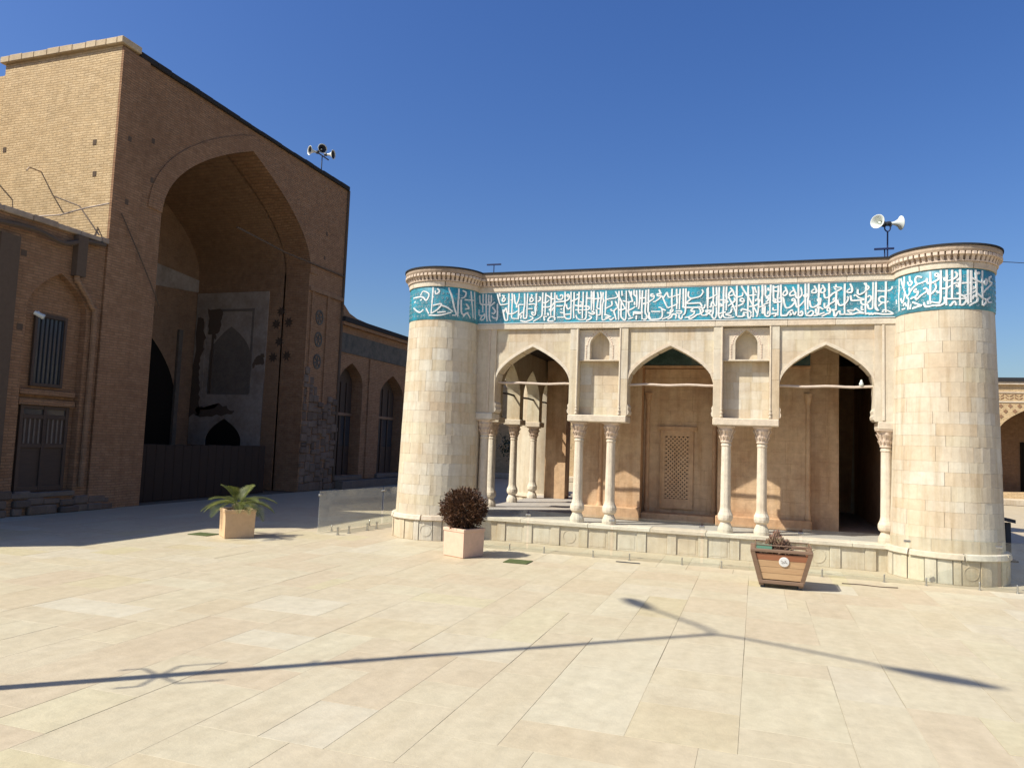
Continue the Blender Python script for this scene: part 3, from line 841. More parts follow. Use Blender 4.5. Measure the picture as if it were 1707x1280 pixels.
def scrolls(place, u0, u1, v0, v1, step):
    m_ = MB()
    i = 0
    v = v0 + 0.05
    while v < v1 - 0.03:
        u = u0 + rnd.uniform(0, step)
        while u < u1:
            r0 = rnd.uniform(0.02, 0.036)
            sg = rnd.choice((-1, 1))
            ph = rnd.uniform(0, 6.28)
            pts = [(u + r0 * (1 - 0.8 * k / 8) * math.cos(ph + sg * k * 0.75), v + r0 * (1 - 0.8 * k / 8) * math.sin(ph + sg * k * 0.75)) for k in range(9)]
            ribbon(m_, pts, 0.007, place, 0.0016 + (i % 9) * 0.0003)
            i += 1
            u += step * rnd.uniform(0.8, 1.2)
        v += 0.078
    return m_
tag(scrolls(lambda u, v, d: (u, 12.435 - d, v), -4.86, 2.02, 3.86, 4.40, 0.085).build('arabesque_infill', 'infill', fr), kind='stuff')
for txt, c, band in ((TEXT_RIGHT, TR, band_R), (TEXT_LEFT, TL, band_L)):
    mb = MB()
    for i, s in enumerate(parse(txt)):
        ribbon(mb, [(math.radians(a / 10) * 0.66, 3.84 + b / 1000) for a, b in s], 0.0225,
               lambda u, v, d: (c[0] + (0.660 + d) * math.cos(u / 0.66), c[1] + (0.660 + d) * math.sin(u / 0.66), v), 0.005 + (i % 17) * 0.0004)
    mb.build('calligraphy', 'glaze', band)
    tag(scrolls(lambda u, v, d: (c[0] + (0.660 + d) * math.cos(u / 0.66), c[1] + (0.660 + d) * math.sin(u / 0.66), v), -3.14 * 0.66, 0.3, 3.86, 4.40, 0.085).build('arabesque_infill', 'infill', band), kind='stuff')

# ---- front arcade
PIERS = [(-3.105, -2.09), (-0.685, 0.335)]
BAYS = [(-3.79, 0.685), (-1.3875, 0.7025), (1.0225, 0.6875)]
ZS, ZA = 2.78, 3.43
FW = MB().box(-4.86, 2.02, 12.72, 12.802, 3.745, 3.80)
fw = FW.build('front_wall', 'stone', PAV)
for q in ((-4.86, -4.475, 12.452, 12.80, 2.24, 3.742), (1.71, 2.02, 12.452, 12.80, 2.24, 3.742), (-4.86, -4.78, 12.47, 12.80, 0.40, 2.12)):
    MB().box(*q).build('end_pier', 'stone', fw)
for (a, b) in PIERS:
    for (x0, x1) in ((a, a + 0.15), (b - 0.15, b)):
        z = 2.242
        for hh in (0.62, 0.50, 0.38):
            MB().cbox(x0, x1, YW + rnd.uniform(-.001, .001), 12.80, z + .0008, min(z + hh, 3.742) - .0008, 0.003).build('pilaster_stone', 'stone', fw)
            z += hh
    MB().box(a + 0.15, b - 0.15, 12.70, 12.80, 2.242, 3.742).build('recess_back', 'stone', fw)
# pilaster edge beads
for (a, b) in PIERS:
    for xb in (a + 0.135, b - 0.135):
        MB().lathe([(0.02, 2.25), (0.026, 2.26), (0.026, 2.28), (0.017, 2.285), (0.017, 2.31), (0.026, 2.315), (0.026, 2.335), (0.016, 2.34), (0.016, 2.375), (0.022, 2.38), (0.016, 2.40), (0.016, 3.735)], 12, (xb, 12.452, 0)).build('edge_bead', 'stone_trim', fw, smooth=False)
for xb in (-4.60, 1.83):
    MB().box(xb - 0.016, xb + 0.016, 12.438, 12.46, 2.26, 3.735).build('edge_bead', 'stone_trim', fw)
# spandrel stones
for (c, w) in BAYS:
    za = ZS
    rows = [ZS - 0.02, 2.96, 3.14, 3.33, 3.52, 3.742]
    for ri in range(5):
        z0, z1 = rows[ri], rows[ri + 1]
        x = c - w
        x += 0
        first = True
        while x < c + w - 1e-3:
            l = rnd.uniform(0.22, 0.46)
            if first and ri % 2: l *= 0.6
            first = False
            if c + w - x - l < 0.14: l = c + w - x
            n = 9
            lo = []
            xs = [x + 0.0006 + (l - 0.0012) * i / n for i in range(n + 1)]
            for q in xs:
                lo.append(max(z0 + 0.0006, ZS + (ZA - ZS) * arch((q - c) / w)))
            keep = [(q, b_) for q, b_ in zip(xs, lo) if b_ < z1 - 0.004]
            if len(keep) >= 2:
                dy = rnd.uniform(-0.001, 0.001)
                poly = [(q, 12.488 + dy, b_) for q, b_ in keep] + [(keep[-1][0], 12.488 + dy, z1 - 0.0006), (keep[0][0], 12.488 + dy, z1 - 0.0006)]
                MB().prism(poly, (0, 0.30, 0)).build('spandrel_stone', 'stone', fw)
            x += l
    # raised arch moulding
    ap = arch_pts(c, w, ZS, ZA, 14)
    mb = MB()
    for ring, (o0, o1, yf) in enumerate(((0.0, 0.03, 12.462), (0.03, 0.052, 12.472))):
        pr_, po = [], []
        for i, (u, z) in enumerate(ap):
            d = Vector((ap[min(i + 1, len(ap) - 1)][0] - ap[max(i - 1, 0)][0], ap[min(i + 1, len(ap) - 1)][1] - ap[max(i - 1, 0)][1]))
            d.normalize()
            nx, nz = -d.y, d.x
            pr_.append((min(max(u + nx * o0, c - w), c + w), z + nz * o0))
            po.append((min(max(u + nx * o1, c - w), c + w), z + nz * o1))
        for i in range(len(ap) - 1):
            mb.prism([(pr_[i][0], yf, pr_[i][1]), (pr_[i + 1][0], yf, pr_[i + 1][1]), (po[i + 1][0], yf, po[i + 1][1]), (po[i][0], yf, po[i][1])], (0, 12.4895 - yf, 0))
    mb.build('arch_moulding', 'stone_trim', fw)
    # cusp at the foot of each jamb
    for sgn in (-1, 1):
        xe = c + sgn * w
        MB().prism([(xe + sgn * 0.01, 12.46, 2.243), (xe - sgn * 0.022, 12.46, 2.27), (xe - sgn * 0.03, 12.46, 2.31), (xe - sgn * 0.015, 12.46, 2.35), (xe - sgn * 0.024, 12.46, 2.40), (xe + sgn * 0.01, 12.46, 2.46)], (0, 0.32, 0)).build('jamb_cusp', 'stone_trim', fw)
    # tie rod
    pts = [(c - w - 0.02 + (2 * w + 0.04) * i / 10, 12.64 + 0.004 * math.sin(i * 1.9), 2.785 + 0.007 * math.sin(i * 1.3 + c) + (0.012 if c < -3 else 0.0) * (i < 4)) for i in range(11)]
    MB().tube(pts, 0.021, 8).build('tie_rod', 'rod', fw)
MB().lathe([(0.016, 0.0), (0.03, 0.01), (0.034, 0.04), (0.02, 0.07), (0.012, 0.10)], 10, (1.545, 12.63, 2.795)).build('rod_finial', 'horn', fw, smooth=True)

# niches between the arches
for (a, b) in PIERS:
    c = (a + b) / 2
    ni = MB()
    x0, x1 = a + 0.152, b - 0.152
    arch_wall(ni, x0, x1, 3.205, 3.725, [(c, 0.172, 3.205, 3.47, 3.69)], lambda u, d, z: (u, 12.525 + d, z), 0.17)
    nobj = ni.build('niche_panel', 'stone_trim', fw)
    MB().cbox(x0 - 0.004, x1 + 0.004, 12.515, 12.698, 3.178, 3.2035, 0.004).build('niche_ledge', 'stone_trim', fw)
    orn = MB()
    for (u, z) in arch_pts(c, 0.215, 3.46, 3.735, 9):
        if z < 3.71:
            orn.lathe([(0.0, -0.012), (0.014, -0.008), (0.02, 0.0), (0.0, 0.01)], 6, (u, 12.526, z), axis=(0, -1, 0))
    for k in range(9):
        for s_ in (-1, 1):
            orn.cbox(c + s_ * 0.235 - 0.012, c + s_ * 0.235 + 0.012, 12.517, 12.53, 3.225 + k * 0.027, 3.243 + k * 0.027, 0.003)
    for k in range(22):
        u = c + rnd.uniform(-0.33, 0.33)
        z = rnd.uniform(3.56, 3.70)
        if z > 3.47 + 0.22 * arch((u - c) / 0.172) + 0.03:
            orn.lathe([(0.0, -0.01), (0.011, -0.006), (0.015, 0.0), (0.0, 0.008)], 6, (u, 12.527, z), axis=(0, -1, 0))
    tag(orn.build('carved_ornament', 'stone_pink', nobj), kind='stuff')
    # coursed back wall of the recess
    z = 2.244
    ns = MB()
    while z < 3.17:
        h = rnd.uniform(0.12, 0.17)
        x = x0
        while x < x1 - 1e-3:
            l = rnd.uniform(0.14, 0.3)
            if x1 - x - l < 0.1: l = x1 - x
            MB().cbox(x + .0005, x + l - .0005, 12.66 + rnd.uniform(-.001, .001), 12.70, z + .0004, min(z + h, 3.176) - .0004, 0.0012).build('niche_stone', 'stone', fw)
            x += l
        z += h
    MB().cbox(a - 0.0, b + 0.0, 12.40, 12.85, 2.122, 2.240, 0.012).build('column_slab', 'stone_trim', fw)
for (a, b) in ((-4.86, -4.50), (1.755, 2.03)):
    MB().cbox(a, b, 12.43, 12.85, 2.122, 2.238, 0.01).build('column_slab', 'stone_trim', fw)

# ---- columns
def oct_mod(a, z):
    k = math.pi / 4
    return math.cos(k / 2) / math.cos(((a + k / 2) % k) - k / 2)
shaft_me = MB().lathe([(0.100, 0.345), (0.092, 0.37), (0.088, 0.40), (0.079, 1.38), (0.082, 1.385), (0.088, 1.395), (0.088, 1.415), (0.080, 1.425), (0.080, 1.45)], 24, mod=oct_mod).mesh('column', 'stone_trim')
base_me = MB().lathe([(0.125, 0.0), (0.128, 0.05), (0.118, 0.09), (0.095, 0.135), (0.082, 0.165), (0.095, 0.18), (0.118, 0.20), (0.128, 0.24), (0.126, 0.285), (0.110, 0.32), (0.098, 0.345)], 24, mod=oct_mod).mesh('column_base', 'stone_trim')
def cap_mod(a, z):
    f = (z - 1.45) / 0.27
    return 1 + 0.05 * f * math.cos(8 * a)
cap = MB().lathe([(0.082, 1.45), (0.092, 1.455), (0.092, 1.47), (0.086, 1.475), (0.090, 1.51), (0.104, 1.545), (0.108, 1.55), (0.100, 1.555), (0.108, 1.60), (0.126, 1.64), (0.130, 1.645), (0.120, 1.65), (0.126, 1.68), (0.140, 1.70)], 48, mod=cap_mod)
for tier, (zb, rb, rt, nn, hh) in enumerate(((1.478, 0.088, 0.110, 12, 0.075), (1.552, 0.102, 0.136, 12, 0.098))):
    for k in range(nn):
        a = 2 * math.pi * (k + 0.5 * tier) / nn
        ca, sa = math.cos(a), math.sin(a)
        ta, tb = -sa, ca
        w0, w1 = 0.010, 0.017
        P = []
        for (r, z, w) in ((rb, zb, w0), (rb + 0.012, zb + 0.3 * hh, w0), ((rb + rt) / 2 + 0.018, zb + 0.75 * hh, w1), (rt + 0.012, zb + hh, w1)):
            P.append(((r * ca - w * ta, r * sa - w * tb, z), (r * ca + w * ta, r * sa + w * tb, z), ((r - .03) * ca, (r - .03) * sa, z)))
        for (q0, q1) in zip(P[:-1], P[1:]):
            cap.add([q0[0], q0[1], q1[1], q1[0], q0[2], q1[2]], [(0, 1, 2, 3), (0, 3, 5, 4), (1, 4, 5, 2)])
        q = P[-1]
        cap.add(list(q), [(0, 1, 2)])
cap.cbox(-0.142, 0.142, -0.142, 0.142, 1.70, 1.7215, 0.006)
cap_me = cap.mesh('column_capital', 'stone_pink')
def column(x, y, name='column'):
    o = put(name, shaft_me, PAV, (x, y, ZF))
    b_ = put('column_base', base_me, None, (0, 0, 0)); b_.parent = o
    c_ = put('column_capital', cap_me, None, (0, 0, 0)); c_.parent = o
    return o
for x in (-2.925, -2.365, -0.47, 0.085, 1.885, -4.68):
    column(x, 12.58)
WY = [14.45, 15.9, 17.45]
for y in WY:
    column(-5.2, y)

# ---- west arcade, end walls
mb = MB()
ys = [12.9] + WY + [18.8]
opens = []
for i in range(4):
    a, b = ys[i] + (0.13 if i else 0.05), ys[i + 1] - (0.13 if i < 3 else 0.05)
    opens.append(((a + b) / 2, (b - a) / 2, 2.24, 2.78, 3.43))
arch_wall(mb, 12.86, 18.95, 2.245, 3.80, [(c, w, 2.245, zs, za) for c, w, zb, zs, za in opens], lambda u, d, z: (-5.35 + d, u, z), 0.30)
wa = mb.build('side_arcade', 'stone', PAV)
for y in WY:
    MB().cbox(-5.40, -5.0, y - 0.2, y + 0.2, 2.122, 2.242, 0.012).build('column_slab', 'stone_trim', wa)
for c, w, zb, zs, za in opens:
    MB().tube([(-5.2, c - w - .02, 2.80), (-5.19, c - w / 2, 2.77), (-5.2, c + w / 3, 2.79), (-5.2, c + w + .02, 2.78)], 0.022, 8).build('tie_rod', 'dark', wa)
MB().box(2.15, 2.45, 12.86, 19.0, 0.40, 3.80).build('side_wall', 'stone_warm_shade', PAV)
mb = MB()
arch_wall(mb, -5.3, 2.4, ZF, 3.80, [(-4.15, 0.62, ZF, 2.6, 3.3)], lambda u, d, z: (u, 18.85 + d, z), 0.3)
mb.build('rear_wall', 'stone_warm_shade', PAV)

MB().box(-4.98, -4.46, 17.75, 18.2, ZF, 3.80).build('rear_pier', 'stone_warm_shade', PAV)

# ---- inner chamber
YI = 13.72
ch = MB()
ch.box(-3.18, 0.84, 14.10, 18.2, ZF, 3.80)
ch.box(-3.2, -2.03, YI + .02, 14.11, ZF, 3.80)
ch.box(-0.65, 0.86, YI + .02, 14.11, ZF, 3.80)
ch.box(0.86, 1.35, 13.97, 18.2, ZF, 3.80)
ch.box(-2.03, -0.65, YI + .03, 14.11, 3.23, 3.80)
cho = ch.build('chamber', 'stone_warm_shade', PAV)
def courses(mb, x0, x1, z0, z1, y, d, hr, lr):
    z = z0
    while z < z1 - 1e-3:
        h = rnd.uniform(*hr)
        if z1 - z - h < hr[0] * 0.6: h = z1 - z
        x = x0
        while x < x1 - 1e-3:
            l = rnd.uniform(*lr)
            if x1 - x - l < lr[0] * 0.6: l = x1 - x
            mb.cbox(x + .0005, x + l - .0005, y + rnd.uniform(-.0015, .0015), y + d, z + .0005, z + h - .0005, 0.002)
            x += l
        z += h
mb = MB()
courses(mb, -3.205, -2.025, ZF, 3.21, YI, 0.03, (0.19, 0.26), (0.28, 0.5))
courses(mb, -0.655, 0.865, ZF, 3.21, YI, 0.03, (0.19, 0.26), (0.28, 0.5))
courses(mb, -2.028, -0.652, ZF, 3.21, 14.07, 0.04, (0.19, 0.26), (0.28, 0.5))
courses(mb, 0.86, 1.352, ZF, 3.75, 13.95, 0.03, (0.19, 0.26), (0.24, 0.4))
tag(mb.build('chamber_stones', 'stone_warm_shade', cho), kind='stuff')
MB().box(-3.21, 0.87, YI - .012, YI + .03, 3.24, 3.78).build('tile_frieze', 'tile_dark', cho)
MB().cbox(-3.22, 0.88, YI - .03, YI + .03, 3.195, 3.238, 0.006).build('frieze_ledge', 'stone_warm_shade', cho)
for xb in (-2.77, 0.84, -1.95, -0.73):
    yb = YI + 0.0 if xb in (-2.77, 0.84) else 14.055
    MB().lathe([(0.06, ZF), (0.06, 0.5), (0.045, 0.56), (0.06, 0.62), (0.04, 0.70), (0.038, 2.55), (0.05, 2.6), (0.07, 2.72), (0.075, 2.75)], 12, (xb, yb, 0)).build('engaged_column', 'stone_warm_shade', cho, smooth=False)
MB().cbox(-3.25, -2.0, YI - 0.20, YI + .02, ZF, 0.62, 0.012).build('base_course', 'stone_warm_shade', cho)
MB().cbox(-0.68, 0.9, YI - 0.12, YI + .02, ZF, 0.58, 0.012).build('base_course', 'stone_warm_shade', cho)
MB().cbox(-2.0, -0.70, YI - 0.02, 14.07, ZF, 0.54, 0.01).build('threshold', 'stone_warm_shade', cho)
WX = -1.405
win = MB()
win.box(WX - 0.30, WX - 0.215, 14.03, 14.08, 0.62, 2.06)
win.box(WX + 0.215, WX + 0.30, 14.03, 14.08, 0.62, 2.06)
win.box(WX - 0.2149, WX + 0.2149, 14.03, 14.08, 1.95, 2.06)
win.box(WX - 0.2149, WX + 0.2149, 14.03, 14.08, 0.62, 0.80)
wo = win.build('lattice_window', 'stone_warm_shade', cho)
MB().box(WX - 0.36, WX + 0.36, 14.015, 14.09, 2.062, 2.13).build('window_hood', 'stone_warm_shade', wo)
lat = MB()
xa, xb, za, zb = WX - 0.214, WX + 0.214, 0.801, 1.949
k = xa - (zb - za)
step = 0.0755
yy = 14.038
while k < xb:
    for sgn in (1, -1):
        # line: x = k + (z - za)  (or mirrored), clipped to the frame
        t0, t1 = max(0, xa - k), min(zb - za, xb - k)
        if t1 - t0 > 0.02:
            P0 = Vector((k + t0, 0, za + t0)); P1 = Vector((k + t1, 0, za + t1))
            if sgn < 0:
                P0.x = xa + xb - P0.x; P1.x = xa + xb - P1.x
            n_ = Vector((0.0108, 0, -0.0108 * sgn))
            y0 = yy + (0.0 if sgn > 0 else 0.004)
            lat.prism([(P0 + n_) + Vector((0, y0, 0)), (P1 + n_) + Vector((0, y0, 0)), (P1 - n_) + Vector((0, y0, 0)), (P0 - n_) + Vector((0, y0, 0))], (0, 0.022, 0))
    k += step
lat.build('lattice', 'stone_warm_shade', wo)
MB().box(WX - 0.214, WX + 0.214, 14.063, 14.068, 0.801, 1.949).build('dark_opening_sheet', 'opening_shade', wo)  # near-black sheet paints the shade behind the lattice

# ================================================================== great brick iwan on the left
XI = -13.2
XB = -17.42
IW = thing('brick_iwan', (XI - 2, 16.6, 0), 'tall brick portal with one huge pointed vault in shade, its side wall sunlit', 'portal')
IY0, IY1, IZ = 11.92, 21.3, 10.05
AC, AWD, AZS, AZA = 16.37, 3.02, 6.75, 9.42
ap = arch_pts(AC, AWD, AZS, AZA, 24)
def facade(mb, x, dx):
    vec = Vector((dx, 0, 0))
    mb.prism([(x, IY0, 0), (x, AC - AWD, 0), (x, AC - AWD, IZ), (x, IY0, IZ)], vec)
    mb.prism([(x, AC + AWD, 0), (x, IY1, 0), (x, IY1, IZ), (x, AC + AWD, IZ)], vec)
    h = len(ap) // 2
    mb.prism([(x, u, z) for u, z in ap[:h + 1]] + [(x, AC, IZ), (x, AC - AWD, IZ)], vec)
    mb.prism([(x, u, z) for u, z in ap[h:]] + [(x, AC + AWD, IZ), (x, AC, IZ)], vec)
fo = MB()
facade(fo, XI, -0.9)
front = fo.build('front_wall', 'brick_red_shade', IW)
mb = MB()
mb.box(-16.66, XI - 0.003, IY0 - 0.004, IY0 + 0.5, 0, IZ - 0.002)
mb.build('side_wall', 'brick', IW)
mb = MB()
mb.box(-24, -16.66, IY0 + 0.25, IY0 + 0.9, 0, 9.92)
mb.box(-24, XI - 0.92, IY1 - 0.5, IY1 - 0.004, 0, 10.0)
mb.box(-24, XI - 0.9, IY0 + 0.3, IY1 - 0.3, 9.75, 9.98)
mb.build('rear_wall', 'brick', IW)
# vault: soffit and inner side walls
prof = [(AC - AWD, 0)] + ap + [(AC + AWD, 0)]
mb = MB()
vs, fs = [], []
for (u, z) in prof:
    vs += [(XI - 0.85, u, z), (XB, u, z)]
for i in range(len(prof) - 1):
    fs.append((2 * i, 2 * i + 1, 2 * i + 3, 2 * i + 2))
mb.add(vs, fs)
vault = mb.build('vault', 'brick_shade', IW)
# back wall with a dark arched doorway
mb = MB()
dc, dw, dzs, dza = 16.4, 2.3, 2.6, 5.35
us = sorted(set([u for u, z in ap] + [u for u, z in arch_pts(dc, dw, dzs, dza, 16)] + [dc - dw - 1e-4, dc + dw + 1e-4]))
def top(u): return AZS + (AZA - AZS) * arch((u - AC) / AWD)
def bot(u): return dzs + (dza - dzs) * arch((u - dc) / dw) if abs(u - dc) <= dw else 0.0
for a, b in zip(us[:-1], us[1:]):
    mb.add([(XB + 0.01, a, bot(a)), (XB + 0.01, b, bot(b)), (XB + 0.01, b, top(b)), (XB + 0.01, a, top(a))], [(0, 1, 2, 3)])
bw = mb.build('back_wall', 'brick_shade', IW)
MB().box(XB - 3, XB - 0.02, 13.2, 19.6, 0, 6.0).build('doorway_shade', 'opening_shade', IW)  # near-black box stands in for the doorway's shade
MB().prism([(XB + 0.012, 17.0, 6.06), (XB + 0.012, 19.38, 6.24), (XB + 0.012, 19.38, 6.64), (XB + 0.012, 17.0, 6.82)], (0.03, 0, 0)).build('plaster_strip', 'plaster', bw)
MB().box(XB + 0.012, XB + 0.10, 18.62, 18.78, 0, 4.9).build('plaster_jamb', 'plaster_grey', bw)
# brick ring round the great arch
ring = MB()
for i in range(len(ap) - 1):
    P = []
    for (j, o) in ((i, 0.0), (i + 1, 0.0), (i + 1, 0.42), (i, 0.42)):
        u, z = ap[j]
        d = Vector((ap[min(j + 1, len(ap) - 1)][0] - ap[max(j - 1, 0)][0], ap[min(j + 1, len(ap) - 1)][1] - ap[max(j - 1, 0)][1])).normalized()
        if j == len(ap) // 2:
            d = Vector((1, 0))
        P.append((XI + 0.03, u - d.y * o, z + d.x * o))
    ring.prism(P, (-0.04, 0, 0))
ring.build('arch_ring', 'brick_red_shade', front)
MB().box(XI - 0.005, XI + 0.06, IY0 - 0.003, IY0 + 0.73, 0, IZ - 0.06).build('corner_pilaster', 'brick_red_shade', front)
# copings
x = -16.75
while x < XI + 0.06:
    l = min(rnd.uniform(0.28, 0.4), XI + 0.09 - x)
    MB().cbox(x, x + l - .004, IY0 - 0.09, IY0 + 0.45, IZ, IZ + 0.15 + rnd.uniform(-.01, .01), 0.012).build('coping_stone', 'coping_pale', IW)
    x += l
    if XI + 0.09 - x < 0.05: break
y = IY0 + 0.46
while y < IY1:
    l = min(rnd.uniform(0.4, 0.6), IY1 + 0.08 - y)
    sag = -0.05 * math.sin(math.pi * (y - IY0) / (IY1 - IY0))
    MB().cbox(XI - 0.5, XI + 0.08, y, y + l - .004, IZ + 0.001 - 0.06, IZ + 0.085 + sag + rnd.uniform(-.01, .01), 0.012).build('coping_stone', 'roof', IW)
    y += l
    if IY1 + 0.08 - y < 0.05: break
y = IY0 + 0.4
# putlog holes: dark proud blocks in place of their shade
for (yy, zz) in ((12.25, 8.05), (12.95, 8.3), (13.0, 7.4), (12.3, 6.65), (20.2, 8.2), (20.15, 7.4)):
    MB().cbox(XI + (0.055 if yy < 12.6 else 0.0), XI + (0.066 if yy < 12.6 else 0.008), yy - 0.045, yy + 0.045, zz - 0.06, zz + 0.06, 0.003).build('putlog_shade', 'soot_and_shade', front)
for (xx, zz) in ((-16.45, 7.98), (-13.76, 7.9), (-13.69, 7.19)):
    MB().cbox(xx - 0.05, xx + 0.05, IY0 - 0.012, IY0, zz - 0.06, zz + 0.06, 0.003).build('putlog_shade', 'soot_and_shade', IW)
# right-hand inner wall: patched plaster with a niche
YR = AC + AWD
rw = MB().box(-17.38, -14.62, YR - 0.03, YR + 0.0, 5.72, 6.2)
rw.box(-15.02, -14.62, YR - 0.0301, YR, 1.3, 5.72)
rw.box(-17.38, -16.95, YR - 0.0302, YR, 1.3, 5.72)
rw.box(-16.95, -15.02, YR - 0.0303, YR, 2.2, 2.92)
arch_wall(rw, -16.95, -15.02, 1.3, 2.2, [(-16.02, 0.68, 1.3, 1.45, 2.15)], lambda u, d, z: (u, YR - 0.0304 + d, z), 0.03)
plast = rw.build('plaster_panel', 'plaster', IW)
mb = MB()
arch_wall(mb, -16.95, -15.02, 2.92, 5.72, [(-15.98, 0.80, 2.92, 4.1, 5.1)], lambda u, d, z: (u, YR - 0.018 + d, z), 0.016)
mb.build('niche_surround', 'plaster', plast)
MB().box(-16.85, -15.1, YR - 0.006, YR - 0.001, 2.92, 5.2).build('niche_back', 'plaster_grey', plast)
MB().box(-16.72, -15.32, YR - 0.006, YR - 0.001, 1.0, 2.2).build('small_niche_shade', 'opening_shade', plast)  # flat near-black sheet paints the niche's shade
for fx in ((-16.70, -16.62), (-15.2, -15.12)):
    MB().box(fx[0], fx[1], YR - 0.034, YR - 0.01, 2.95, 5.66).build('niche_frame', 'soot_and_shade' if fx[0] < -16 else 'plaster_grey', plast)
MB().box(-16.61, -15.21, YR - 0.0338, YR - 0.01, 5.58, 5.66).build('niche_frame', 'plaster_grey', plast)
def ragged(pts, amp, sub=6):
    out = []
    n = len(pts)
    for i in range(n):
        p, q = pts[i], pts[(i + 1) % n]
        for k in range(sub):
            f = k / sub
            out.append((min(max(p[0] + (q[0] - p[0]) * f + rnd.uniform(-amp, amp), -17.39), -14.6), p[1] + (q[1] - p[1]) * f + rnd.uniform(-amp, amp)))
    return out
for pts in ([(-17.38, 2.2), (-17.0, 2.3), (-17.05, 3.2), (-17.15, 3.9), (-16.95, 4.6), (-17.05, 5.4), (-17.3, 5.45)],
            [(-16.9, 5.65), (-16.35, 5.62), (-16.4, 5.1), (-16.6, 4.7), (-16.85, 4.9)],
            [(-17.1, 2.2), (-15.9, 2.25), (-15.6, 2.4), (-16.2, 2.62), (-16.6, 2.45), (-17.1, 2.5)],
            [(-15.1, 3.8), (-14.65, 3.9), (-14.7, 4.2), (-15.0, 4.05)]):
    MB().prism([(u, YR - 0.036, z) for u, z in ragged(pts, 0.055)], (0, 0.01, 0)).build('bare_patch', 'soot_and_shade', plast)
for (cx, cz) in ((-14.15, 5.55), (-13.85, 5.2), (-14.3, 5.15), (-14.15, 4.6), (-14.35, 4.1), (-13.85, 4.15)):
    P = []
    for q in range(16):
        a = 2 * math.pi * q / 16
        r = 0.17 if q % 2 else 0.09
        P.append((cx + r * math.cos(a), YR - 0.012, cz + r * math.sin(a)))
    MB().prism(P, (0, 0.012, 0)).build('star_tile', 'faded', IW)
MB().box(-14.6, XI - 0.91, YR - 0.035, YR - 0.002, 0, 3.3).build('dado', 'brick_shade', IW)
hb = MB()
y = 13.42
while y < 18.4:
    MB().cbox(XI - 0.62, XI - 0.56, y + .004, y + 0.296, 0.0, 1.36 + rnd.uniform(-.01, .01), 0.006).build('hoarding_board', 'dark', IW)
    y += 0.3
# right pier: roundels and crumbling stone foot
for zz in (5.45, 4.75, 4.05):
    mb = MB()
    for q in range(24):
        a0, a1 = 2 * math.pi * q / 24, 2 * math.pi * (q + 1) / 24
        mb.prism([(XI + 0.02, 20.05 + r * math.cos(a), zz + r * 1.15 * math.sin(a)) for r, a in ((.21, a0), (.21, a1), (.16, a1), (.16, a0))], (-0.025, 0, 0))
    for q in range(6):
        a = math.pi * q / 3 + 0.3
        ca, sa = math.cos(a), math.sin(a)
        mb.prism([(XI + 0.016, 20.05 + ca * r - sa * w, zz + 1.15 * (sa * r + ca * w)) for r, w in ((.02, .02), (.155, .02), (.155, -.02), (.02, -.02))], (-0.02, 0, 0))
    MB()
    mb.build('tile_roundel', 'tile_dull', front)
MB().box(XI - 0.01, XI + 0.045, 19.55, 19.68, 2.6, 6.2).build('pier_strip', 'brick_red_shade', front)
MB().box(XI - 0.01, XI + 0.045, 20.42, 20.55, 2.6, 6.2).build('pier_strip', 'brick_red_shade', front)
MB().box(XI - 0.01, XI + 0.07, 19.42, IY1 + 0.03, 6.2, 6.32).build('string_course', 'brick_shade', front)
ey = 19.42
while ey < 21.38:
    topz = 3.5 - 0.85 * (ey - 19.42) + rnd.uniform(-.25, .25) + (0.5 if 20.7 < ey < 21.1 else 0)
    topz = max(0.9, topz)
    z = 0.0
    while z < topz:
        h = rnd.uniform(0.14, 0.3)
        w = rnd.uniform(0.2, 0.34)
        MB().cbox(XI - 0.05, XI + rnd.uniform(0.015, 0.07), ey + rnd.uniform(-.03, .03), min(ey + w, 21.42), z, z + h - 0.008, 0.03).build('rubble_stone', 'rubble', front)
        z += h
    ey += 0.27
MB().tube([(XI + 0.05, 15.9, 7.15), (XI + 0.06, 18.0, 7.02), (XI + 0.05, 21.35, 7.05)], 0.028, 6).build('cable', 'soot_and_shade', front)
MB().tube([(XI + 0.02, 21.34, 0.3), (XI + 0.02, 21.34, 10.0)], 0.05, 8).build('down_pipe', 'soot_and_shade', front)

# ================================================================== low brick house left of the iwan
HS = thing('brick_house', (XI - 2, 9.4, 0), 'low brick building with a dark wooden door below a barred window', 'building')
HY0, HY1 = 5.0, IY0 - 0.01
mb = MB()
wall_open = []
arch_wall(mb, HY0, HY1, 0.0, 5.6, [(7.9, 0.68, 0.4, 3.9, 4.75), (10.92, 0.66, 0.4, 3.95, 4.75)], lambda u, d, z: (XI + 0.012 - d, u, z), 0.16)
hw = mb.build('wall', 'brick_red_shade', HS)
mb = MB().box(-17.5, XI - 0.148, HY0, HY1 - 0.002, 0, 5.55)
mb.build('inner_wall', 'brick_red_shade', HS)
# projecting pier at the edge of the picture
MB().box(XI, XI + 0.14, 9.55, 9.93, 0.45, 5.2).build('pier', 'soot_and_shade', hw)
x = HY0
while x < HY1 - 0.02:
    l = min(rnd.uniform(0.35, 0.6), HY1 - x)
    MB().cbox(XI - 0.6, XI + 0.09 + rnd.uniform(-.015, .015), x, x + l - .004, 5.6, 5.70 + rnd.uniform(-.015, .02), 0.012).build('eave_stone', 'stone_cap', HS)
    x += l
MB().box(-17.5, XI - 0.55, HY0, HY1 - 0.01, 5.56, 5.66).build('roof', 'roof', HS)
